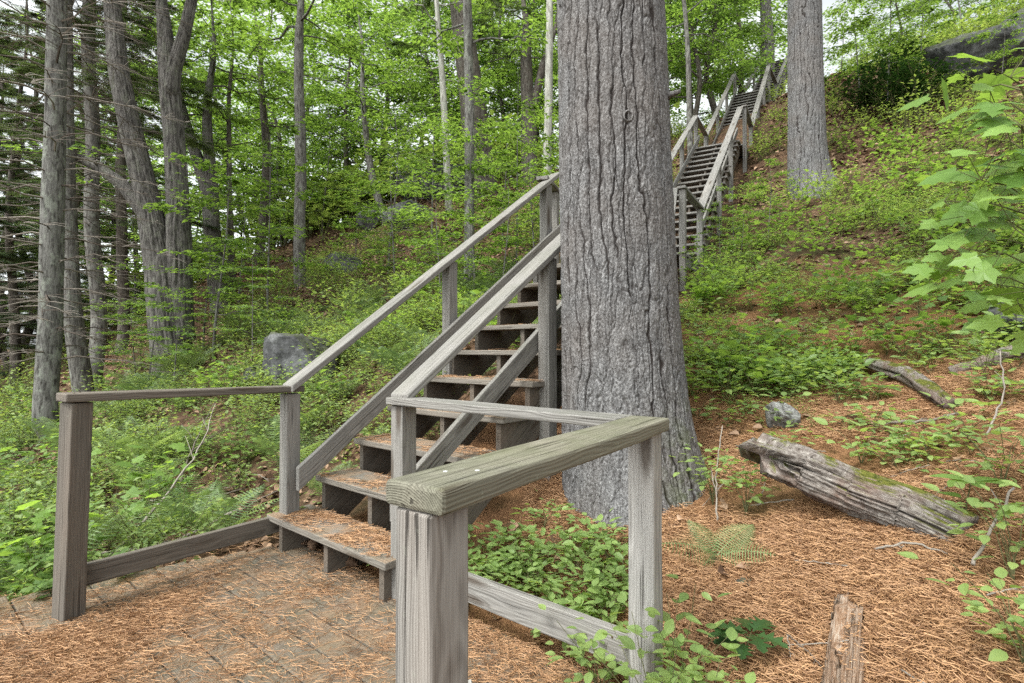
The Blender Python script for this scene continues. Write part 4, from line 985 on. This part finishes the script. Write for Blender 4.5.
# ------------------------------------------------------------------ near plants one can tell apart
def plant(name, x, y, label, cat, fn, leafmat, group=None, seed=1, stemmat=None):
    rng = np.random.default_rng(seed); z = gz(x, y); root = empty(name, (x, y, z), label, cat, group)
    s, l = Acc(), Acc(); fn(rng, s, l, A(x, y, z))
    if s.n: s.build('stem', stemmat or STEM, root)
    l.build('leaves', leafmat, root); return root
def maple_sap(rng, s, l, b):
    P = b+np.array([(0, 0, 0), (-.03, .02, .35), (-.08, .03, .75), (-.14, .02, 1.1), (-.18, 0, 1.5)]); tube(s, P, [.009, .008, .006, .005, .003], 6)
    for i in range(22):
        f = .52+.48*(i/21.0); q = f*4; i0 = min(int(q), 3); p = P[i0]+(P[i0+1]-P[i0])*(q-i0)
        az = PI+(i*2.4 % 6.28-3.14)*.55; ln = .07+.20*rng.random()
        e = p+A(math.cos(az)*ln, math.sin(az)*ln*.8, .05+.05*rng.random())
        tube(s, np.stack([p, (p+e)/2+A(0, 0, .02), e]), [.003, .002, .0015], 4)
        n = 5
        d = nrm(np.stack([np.cos(az+(rng.random(n)-.5)*2.2), np.sin(az+(rng.random(n)-.5)*2.2), -.55+.4*rng.random(n)], -1))
        pos = e+(rng.random((n, 3))-.5)*.24
        for j in range(n): tube(s, np.stack([e, pos[j]]), [.0014, .001], 3, cap=False)
        nv = nrm(np.stack([.5*(rng.random(n)-.5)-.1, -.55-.6*rng.random(n), np.ones(n)], -1))
        scatter(l, MAPLE, pos, frames(d, nv), .055+.048*rng.random(n), .1+.9*rng.random(n))
plant('maple_sapling', 1.70, 1.58, 'young maple sapling with large drooping lobed leaves at the right edge', 'sapling', maple_sap, L_BIG, seed=7)
def whorl(n, h, leaf, T, tilt=.0):
    def fn(rng, s, l, b):
        tip = b+A(.02, -.01, h); tube(s, np.stack([b-A(0, 0, .02), b+A(.01, 0, h*.5), tip]), [.003, .0025, .002], 5)
        az = np.arange(n)*2*PI/n+rng.random(n)*.7; d = nrm(np.stack([np.cos(az), np.sin(az), .05+tilt+.15*rng.random(n)], -1))
        scatter(l, T, tip+d*.012, frames(d, up_norm(rng, n, .15)), leaf*(.8+.35*rng.random(n)), .3+.6*rng.random(n))
        m = n//2
        if m > 1:
            az = rng.random(m)*6.28; d = nrm(np.stack([np.cos(az), np.sin(az), .1*np.ones(m)], -1))
            scatter(l, T, b+A(0, 0, h*.6)+d*.01, frames(d, up_norm(rng, m, .2)), leaf*.75*np.ones(m), .3+.6*rng.random(m))
    return fn
plant('seedling', bear(962, 2.1), 2.1, 'seedling with broad rounded bright leaves right of the fallen log', 'seedling', whorl(6, .17, .125, OVATE), L_BIG, seed=3)
plant('oak_seedling', bear(742, 1.85), 1.85, 'dark green oak seedling with lobed leaves on the pine needles', 'seedling', whorl(6, .09, .12, OAK), L_OAK, seed=4)
plant('oak_seedling', bear(876, 3.6), 3.6, 'small dark seedling above the middle of the fallen log', 'seedling', whorl(7, .12, .12, OAK), L_MAPLE, seed=6)
def frn(n, ln): return lambda rng, s, l, b: fern(rng, l, n, ln, b+A(0, 0, .05 if ln < .35 else 0), 0, .12 if ln < .35 else .5)
for k, (px, Y) in enumerate([(868, 12.9), (896, 12.3), (922, 11.9), (900, 13.6)]):
    plant('shrub', bear(px, Y), Y, 'dark dense bush in the shade left of the top right rock ledge', 'shrub', (lambda rng, s, l, b: shrub(rng, s, l, 1.5, 16, 60, .10, OVATE, b, .75, stem_r=.012, tint=(0, .7))), L_OAK, 'dark bushes left of the rock ledge', seed=900+k)  # undergrowth shade put into the leaf colour by the darkest leaf material
for (px, Y, n, ln, lab) in [(225, 3.75, 8, .42, 'fern behind the bottom rail of the left railing'), (50, 3.1, 9, .6, 'large fern left of the leaning brown post'), (20, 2.7, 7, .45, 'fern at the left edge of the platform'), (330, 4.1, 7, .4, 'fern behind the first stair post'), (300, 5.2, 7, .5, 'fern on the slope beneath the handrail')]:
    plant('fern', bear(px, Y), Y, lab, 'fern', frn(n, ln), L_FERN, seed=int(px))
def log_fern(rng, s, l, b):
    d = nrm(A([-.95, -.25, .30], [.75, -.55, .22], [.9, .5, .45], [-.3, .8, .5], [-.55, -.8, .15])); n_ = nrm(A([.1, -.55, .8], [-.1, -.5, .85], [-.3, -.6, .8], [.1, -.6, .8], [.2, -.4, .9]))
    scatter(l, FROND, np.repeat((b+A(0, 0, .03))[None], 5, 0), frames(d, n_), A(.30, .27, .27, .22, .2), A(.5, .7, .8, .6, .4))
plant('fern', bear(716, 2.4), 2.4, 'pale fern at the right foot of the big pine by the log', 'fern', log_fern, L_FERN, seed=718)
def bushy(h, nb, nl, leaf, T=OVATE, spread=.8, tint=(.4, 1.0)):
    return lambda rng, s, l, b: shrub(rng, s, l, h, nb, nl, leaf, T, b, spread, stem_r=.0025, tint=tint)
G_P = 'low leafy plants between the corner railing and the big pine'; LP_ = 'low serrated-leaf plant in the bed between corner railing and big pine'
i = 0; rgp = np.random.default_rng(88)
while i < 36:
    px, Y = 462+165*rgp.random(), 2.12+.9*rgp.random(); x = bear(px, Y)
    a_ = (x-O0[0])*vd[0]+(Y-O0[1])*vd[1]; b_ = (x-O0[0])*ud[0]+(Y-O0[1])*ud[1]
    if a_ < .18 or b_ > -.12 or math.hypot(x-.66, Y-3.37) < .56: 
        i += .02; continue
    plant('low_plant', x, Y, LP_, 'plant', bushy(.2, 5, 8, .052, spread=1.1), L_COVER, G_P, 500+int(i*50)); i += 1
for k, (px, Y, h, lab) in enumerate([(678, 1.70, .42, 'light green sprig growing against the corner post'), (600, 1.93, .34, 'leafy sprig spilling over the bottom rail left of the corner post'), (706, 1.55, .34, 'leafy plant at the bottom of the picture right of the corner post'), (657, 1.60, .48, 'tall thin leafy sprig in front of the corner post foot'), (745, 2.7, .35, 'bushy seedling between the big pine and the splintered log end'), (712, 2.9, .42, 'leafy sprig against the mossy right side of the big pine'), (1010, 1.75, .38, 'leafy shrub at the right edge below the round-leaved seedling'), (1000, 2.2, .4, 'taller leafy shrub at the right edge above the end of the log'), (1020, 1.45, .3, 'leafy plant in the lower right corner'), (985, 3.3, .4, 'bright shrub at the right near the short grey log'), (880, 5.0, .5, 'bright bush on the slope above the small log'), (395, 2.95, .2, 'small sprig beside the lower steps'), (275, 6.1, .62, 'leafy shrub in front of the left half of the large boulder'), (318, 6.1, .6, 'leafy shrub in front of the right half of the large boulder')]):
    plant('shrub', bear(px, Y), Y, lab, 'shrub', bushy(h, 7, 13, .05, spread=.6), L_COVER, seed=700+k)

# ------------------------------------------------------------------ logs, sticks, rocks, cones
def onG(px, Y, h=.03): x = bear(px, Y); return A(x, Y, gz(x, Y)+h)
def log_mesh(name, P, R, m, label, seed, jag=.0, sides=110, rows=200, depth=.12, cat='log', squash=.9):
    P = np.array(P, float); Q, r = smooth_path(P, np.array(R, float), rows); acc = Acc()
    D_ = nrm(np.gradient(Q, axis=0)); U = nrm(np.cross(np.broadcast_to(ZU, D_.shape), D_)); W = np.cross(D_, U)
    th = np.arange(sides)*2*PI/sides; TH = np.repeat(th[None], rows, 0); s = np.r_[0, np.cumsum(np.linalg.norm(np.diff(Q, axis=0), axis=1))][:, None]*np.ones(sides)
    cx, cy = np.cos(TH), np.sin(TH)
    nz = fbm(cx*5, cy*5, s*2.0, 3, seed); rid = 1-np.abs(2*nz-1); n2 = fbm(cx*16, cy*16, s*5, 2, seed+5); lump = fbm(cx*1.5, cy*1.5, s*3, 2, seed+9)-.5
    crk = np.clip(1-np.abs(fbm(cx*4, cy*4, s*1.1, 2, seed+20)-.5)/.03, 0, 1)
    n3 = fbm(cx*22, cy*22, s*2.2, 3, seed+40)-.5; flk = np.clip((fbm(cx*6, cy*6, s*2.5, 2, seed+50)-.52)/.02, 0, 1)
    rr = r[:, None]*(1+depth*2*(rid-.6)+.12*(n2-.5)+.38*n3+.45*lump-.25*crk-.10*flk)
    if jag:
        tt = s/s.max(); jl = jag*(.25+.75*vnoise(cx*3, cy*3, 0, seed+30))
        jl = jag*(.04+1.1*np.clip(fbm(cx*4.5+7, cy*4.5, 0, 2, seed+30)*1.9-.55, 0, 1)); rr = rr*np.clip(.05+(tt-jl*.75)/(.035), .03+.22*tt, 1)
    V = Q[:, None]+rr[..., None]*(cx[..., None]*U[:, None]+squash*cy[..., None]*W[:, None])
    L, S = grid_loops(sides, rows, True); L = np.concatenate([L, np.arange(sides)[::-1], (rows-1)*sides+np.arange(sides)]); S = np.r_[S, sides, sides]
    gr = np.stack([s, TH*.35*np.ones_like(s), rr], -1)
    acc.add(V.reshape(-1, 3), L, S, np.clip(.35+(rid-.3)*1.0-.9*crk+2.2*n3, 0, 1).ravel(), 0, gr.reshape(-1, 3))
    c = tuple(Q[rows//2])
    return acc.build(name, m, None, origin=c, smooth=True, label=label, cat=cat)
def wp(px, py, Y): return A(bear(px, Y), Y, hgt(py, Y))
log_mesh('fallen_log', [wp(735, 445, 2.62), wp(800, 467, 2.52), wp(850, 489, 2.4), wp(905, 509, 2.25), wp(965, 537, 2.05)], [.09, .10, .102, .10, .088], LOG, 'thick splintered grey log with a moss patch lying on the pine needles', 13, jag=.42)
log_mesh('fallen_log', [onG(868, 4.5, .07), onG(908, 3.75, .07), onG(950, 3.05, .05)], [.05, .06, .04], LOG, 'thinner grey log lying on the slope above the splintered log', 14, sides=30, rows=70)
log_mesh('fallen_log', [onG(950, 3.75, .04), onG(1000, 3.6, .05), onG(1070, 3.45, .05)], [.04, .06, .06], LOG, 'short dark log at the right edge of the slope', 15, sides=30, rows=60)
def slab(xa, Ya, xb, Yb, r, seed, label, h=.0, m=ROT, sq=.36, jag=.8):
    a0, b0 = A(bear(xa, Ya), Ya, 0), A(bear(xb, Yb), Yb, 0); c0 = (a0+b0)/2
    log_mesh('rotten_log', [at(a0, gz(*a0[:2])+h+.02), at(c0, gz(*c0[:2])+h+.012), at(b0, gz(*b0[:2])+h)], [r*.9, r, r*.85], m, label, seed, jag=jag, sides=70, rows=110, depth=.22, squash=sq)
slab(846, 1.93, 826, 1.38, .042, 16, 'crumbling orange-brown rotten log half buried at the bottom right', .01)
slab(858, 1.86, 848, 1.50, .022, 26, 'narrow splinter of rotten wood along the right side of the crumbling log', .012, ROT, .6, .8)
slab(832, 1.72, 818, 1.36, .022, 36, 'loose rotten splinter along the left side of the crumbling log', .02, ROT, .6, .7)
def stick(name, pts, r0, r1, label, seed, forks=3, tint=.6, group=None):
    rng = np.random.default_rng(seed); acc = Acc(); P = np.array(pts, float); Q, r = smooth_path(P, np.linspace(r0, r1, len(P)), 16); Q[1:-1] += (rng.random((14, 3))-.5)*r0*1.6
    tube(acc, Q, r, 7, tint, jit=.25, rng=rng)
    for k in range(forks):
        i0 = rng.integers(4, 14); d = nrm(Q[-1]-Q[0]); e = nrm(d+nrm(np.cross(d, ZU))*(rng.choice([-1, 1])*.8)+ZU*.15*rng.random()); ln = (.15+.3*rng.random())*np.linalg.norm(Q[-1]-Q[0])*.6
        tube(acc, np.stack([Q[i0], Q[i0]+e*ln*.5+A(*(rng.random(3)-.5))*.02, Q[i0]+e*ln]), [r[i0]*.6, r[i0]*.4, r1*.5], 5, tint)
    acc.build(name, TWIG, None, origin=tuple(Q[0]), smooth=True, label=label, cat='branch', group=group)
def onG(px, Y, h=.03): x = bear(px, Y); return A(x, Y, gz(x, Y)+h)
stick('fallen_branch', [onG(112, 3.55, .06), onG(165, 4.0, .25), onG(205, 4.5, .5), onG(216, 4.8, .72)], .011, .003, 'long pale forked branch propped up in the undergrowth behind the left railing', 1, 2, .62)
stick('fallen_branch', [onG(240, 3.9, .12), onG(170, 3.6, .08), onG(95, 3.5, .1)], .012, .006, 'pale horizontal branch lying behind the bottom rail', 2, 3, .8)
stick('fallen_branch', [onG(60, 3.0, .05), onG(40, 2.95, .12)], .016, .014, 'broken grey branch stub beside the leaning brown post', 3, 0, .6)
stick('fallen_branch', [onG(170, 4.3, .05), onG(195, 4.9, .35), onG(215, 5.3, .5)], .009, .003, 'dark bent branch behind the pale forked branch', 4, 3, .2)
stick('fallen_branch', [onG(120, 3.2, .1), onG(180, 3.35, .08), onG(235, 3.7, .06)], .008, .004, 'thin stick just outside the platform edge', 5, 4, .75)
stick('fallen_branch', [onG(880, 3.15), onG(920, 3.0), onG(960, 2.95)], .010, .005, 'thin stick lying above the splintered log', 6, 2, .4)
stick('fallen_branch', [onG(872, 2.12, .02), onG(910, 2.06, .045), onG(945, 1.95, .02)], .005, .003, 'pale curved twig under the splintered log', 7, 1, .55)
stick('fallen_branch', [onG(970, 1.78, .08), onG(990, 1.85, .14), onG(1012, 1.9, .2)], .006, .004, 'pale twig poking through the shrub on the right', 8, 1, .5)
stick('fallen_branch', [onG(985, 2.55, .05), onG(1005, 2.6, .2), onG(1000, 2.65, .4)], .005, .003, 'white bent twig standing by the right edge', 9, 1, .55)
stick('fallen_branch', [onG(716, 2.72, .0), onG(715, 2.72, .25), onG(722, 2.72, .48)], .005, .002, 'thin upright dead twig between the pine and the log', 10, 3, .8)
stick('fallen_branch', [onG(560, 2.95, .02)+A(-.9, .9, 0), onG(300, 6.2, .5), onG(318, 6.6, 1.1)], .008, .003, 'crooked dead sapling leaning on the slope above the boulder', 11, 3, .2) if False else None
rgs = np.random.default_rng(9)
for k in range(14):
    px, Y = 110+150*rgs.random(), 3.45+1.5*rgs.random(); x = bear(px, Y); a0 = rgs.random()*6.28; ln = .3+.5*rgs.random()
    x2, y2 = x+math.cos(a0)*ln, Y+math.sin(a0)*ln
    if keep_out(np.array([x, x2]), np.array([Y, y2]), .05).any(): continue
    stick('fallen_stick', [(x, Y, gz(x, Y)+.04), ((x+x2)/2, (Y+y2)/2, gz((x+x2)/2, (Y+y2)/2)+.07), (x2, y2, gz(x2, y2)+.05)], .006, .003, 'short dry stick in the brushy litter behind the left railing', 40+k, 2, .3+.6*rgs.random(), 'sticks in the brush behind the left railing')
for k in range(16):
    px, Y = 690+300*rgs.random(), 1.5+1.7*rgs.random(); x = bear(px, Y); a0 = rgs.random()*6.28; ln = .08+.22*rgs.random()
    x2, y2 = x+math.cos(a0)*ln, Y+math.sin(a0)*ln
    if keep_out(np.array([x, x2]), np.array([Y, y2]), .05).any(): continue
    stick('fallen_twig', [(x, Y, gz(x, Y)+.022), ((x+x2)/2, (Y+y2)/2, gz((x+x2)/2, (Y+y2)/2)+.03), (x2, y2, gz(x2, y2)+.022)], .003, .0012, 'small dry twig lying on the pine needles near the fallen log', 80+k, int(rgs.integers(0, 3)), .2+.8*rgs.random(), 'twigs on the needles near the fallen log')
# wood sliver on the deck
board('wood_sliver', D(-.29, -.72, .012), D(-.40, -.86, .010), .03, .010, vd, W_PALE, None, origin=tuple(D(-.3, -.79, .01)), label='splinter of bare wood lying on the platform by the bottom rail', cat='splinter', bev=.004, wob=.006)

ROCK_PALE = simple('pale_lichen_rock', lambda n: (n.ramp(n.math('ADD', n.math('MULTIPLY', n.noise(n.obj(), 14, 5, .65), .6), n.math('MULTIPLY', n.noise(n.obj(), 55, 3, .7), .4)), (.38, (.085, .08, .072)), (.52, (.175, .172, .16)), (.64, (.28, .285, .26))), n.noise(n.obj(), 30, 5, .7), .03))
def rock(name, px, Y, size, label, seed, sink=.3, sub=5, m=None):
    import bmesh
    rng = np.random.default_rng(seed); bm = bmesh.new(); bmesh.ops.create_icosphere(bm, subdivisions=sub, radius=1)
    V = np.array([v.co[:] for v in bm.verts]); Fc = [[v.index for v in f.verts] for f in bm.faces]; bm.free()
    for k in range(14):
        n_ = nrm(rng.normal(size=3)); d = .55+.3*rng.random(); e = V@n_-d; V = V-np.maximum(e, 0)[:, None]*n_*.98
    V = V*(1+.13*(fbm(V[:, 0]*1.5+seed, V[:, 1]*1.5, V[:, 2]*1.5, 3, seed)-.5)[:, None]+.14*(fbm(V[:, 0]*6, V[:, 1]*6, V[:, 2]*6, 4, seed+3)-.5)[:, None]-.07*np.clip(1-np.abs(fbm(V[:, 0]*2.2, V[:, 1]*2.2, V[:, 2]*3.5, 2, seed+8)-.5)/.03, 0, 1)[:, None])
    x = bear(px, Y); z = gz(x, Y); a = rng.random()*.6-.3; c, s_ = math.cos(a), math.sin(a)
    V = V*A(*size); V = np.stack([V[:, 0]*c-V[:, 1]*s_, V[:, 0]*s_+V[:, 1]*c, V[:, 2]], -1)+A(x, Y, z+size[2]*(1-2*sink))
    Acc().add(V, np.concatenate(Fc), [3]*len(Fc), .5).build(name, m or ROCK, None, origin=(x, Y, z), smooth=True, label=label, cat='rock')
rock('boulder', 297, 6.6, (.50, .4, .50), 'large grey boulder in the undergrowth behind the left handrail', 1, .30, 5)
rock('boulder', 262, 7.0, (.25, .25, .2), 'small dark rock at the left foot of the large boulder', 2)
rock('rock', 345, 14.0, (.55, .4, .42), 'pale rock on the open slope above the handrail', 3, .25)
rock('rock', 405, 17.6, (1.1, .7, .7), 'long grey rock below the crest', 4, .25)
rock('rock', 368, 18.6, (.6, .5, .5), 'rock below the bent thin trunk', 5, .25)
rock('rock', 781, 3.55, (.14, .12, .12), 'small pale rock behind the splintered log', 16, .3, 5, ROCK_PALE)
rock('rock', 1022, 3.9, (.28, .25, .2), 'grey rock at the right edge by the short dark log', 7, .2)
rock('rock_ledge', 985, 12.2, (1.25, .8, .85), 'grey rock ledge at the top right under the crest', 8, .18, 5)
rock('rock_ledge', 1050, 13.2, (1.3, .9, .9), 'dark mossy rock face at the upper right corner', 12, .2)
rock('rock_ledge', 440, 20.6, (2.2, 1.0, .9), 'dark rock outcrop on the crest behind the birch', 10, .3)
rock('rock', 742, 1.85+.35, (.035, .035, .02), 'small dark stone among the pine needles below the log', 11, .2)

def cone(px, Y, z, rz, label):
    rng = np.random.default_rng(int(px)); c = A(bear(px, Y), Y, z); acc = Acc(); d = A(math.cos(rz), math.sin(rz), .1)
    n = 60; f = np.arange(n)/n; az = np.arange(n)*2.4; u = nrm(np.cross(d, ZU)); w = np.cross(u, d)
    rad = .016*np.sin(PI*np.clip(.12+.85*f, 0, 1))+.003
    o = np.cos(az)[:, None]*u+np.sin(az)[:, None]*w
    scatter(acc, KITE, c+d*(f[:, None]*.10)+o*(rad*.3)[:, None], frames(nrm(o+d*.5), np.repeat(d[None], n, 0)), np.stack([1.3*np.ones(n), np.ones(n), np.ones(n)], -1)*(rad*1.5)[:, None], .1+.4*rng.random(n))
    tube(acc, np.stack([c, c+d*.1]), [.006, .004], 6, .1)
    acc.build('pine_cone', DEADLEAF, None, origin=tuple(c), label=label, cat='pine cone', group='pine cones under the first step')
for k, (px, Y, rz) in enumerate([(302, 3.3, .3), (314, 3.22, 2.0), (345, 3.05, 1.1), (358, 2.98, 2.6)]):
    cone(px, Y, .022, rz, 'dark pine cone under the first stair tread')

# ------------------------------------------------------------------ light, sky, camera
w = bpy.data.worlds.new('World'); scene.world = w; w.use_nodes = True
nt = w.node_tree; nt.nodes.clear(); n = N(nt)
EL, AZ = math.radians(58), math.radians(48)      # sun high, behind the left shoulder
sky = n('ShaderNodeTexSky', None, sky_type='NISHITA', sun_disc=False, sun_elevation=EL, sun_rotation=PI+AZ, air_density=1.0, dust_density=2.5, ozone_density=1.0)
tc = n('ShaderNodeTexCoord').outputs['Generated']
cl_ = n.ramp(n.noise(n.map(tc, (2.2, 2.2, 4.5)), 1, 5, .6), (.36, 0), (.52, 1))
bw = n('ShaderNodeRGBToBW', {0: sky.outputs[0]}).outputs[0]
cloud = n.mix(1, (1, 1, 1), n('ShaderNodeCombineColor', {0: bw, 1: bw, 2: bw}).outputs[0], 'MULTIPLY')
cloud = n.mix(1, cloud, (4.3, 4.5, 4.55), 'MULTIPLY')
bg = n('ShaderNodeBackground', {'Color': n.mix(n.math('MULTIPLY_ADD', cl_, .3, .7), sky.outputs[0], cloud), 'Strength': .15})
wo = n('ShaderNodeOutputWorld'); nt.links.new(bg.outputs[0], wo.inputs[0])
sl_ = bpy.data.lights.new('sun', 'SUN'); sl_.energy = 3.0; sl_.angle = math.radians(12); sl_.color = (1, .98, .935)
so = bpy.data.objects.new('sun', sl_); COL.objects.link(so); so.location = (-4, -6, 20)
# sun direction: from azimuth measured like the sky's rotation
sd = A(math.sin(PI+AZ)*math.cos(EL), math.cos(PI+AZ)*math.cos(EL), math.sin(EL))
from mathutils import Vector
so.rotation_euler = Vector(tuple(sd)).to_track_quat('Z', 'Y').to_euler()
cam = bpy.data.cameras.new('camera'); cam.sensor_width = 36; cam.lens = 36*F/1024; cam.clip_end = 600; cam.clip_start = .05
co = bpy.data.objects.new('camera', cam); COL.objects.link(co); co.location = (0, 0, 1.2); co.rotation_euler = (math.radians(90+.9), 0, 0)
scene.camera = co
scene.view_settings.view_transform = 'Standard'; scene.view_settings.look = 'None'; scene.view_settings.exposure = 0
try:
    scene.cycles.use_denoising = False; scene.cycles.denoiser = 'OPENIMAGEDENOISE'
    scene.cycles.use_adaptive_sampling = True; scene.cycles.adaptive_threshold = .012; scene.cycles.max_bounces = 6; scene.cycles.diffuse_bounces = 4; scene.cycles.transmission_bounces = 3; scene.cycles.transparent_max_bounces = 4; scene.cycles.glossy_bounces = 2
    scene.cycles.caustics_reflective = False; scene.cycles.caustics_refractive = False
except Exception: pass
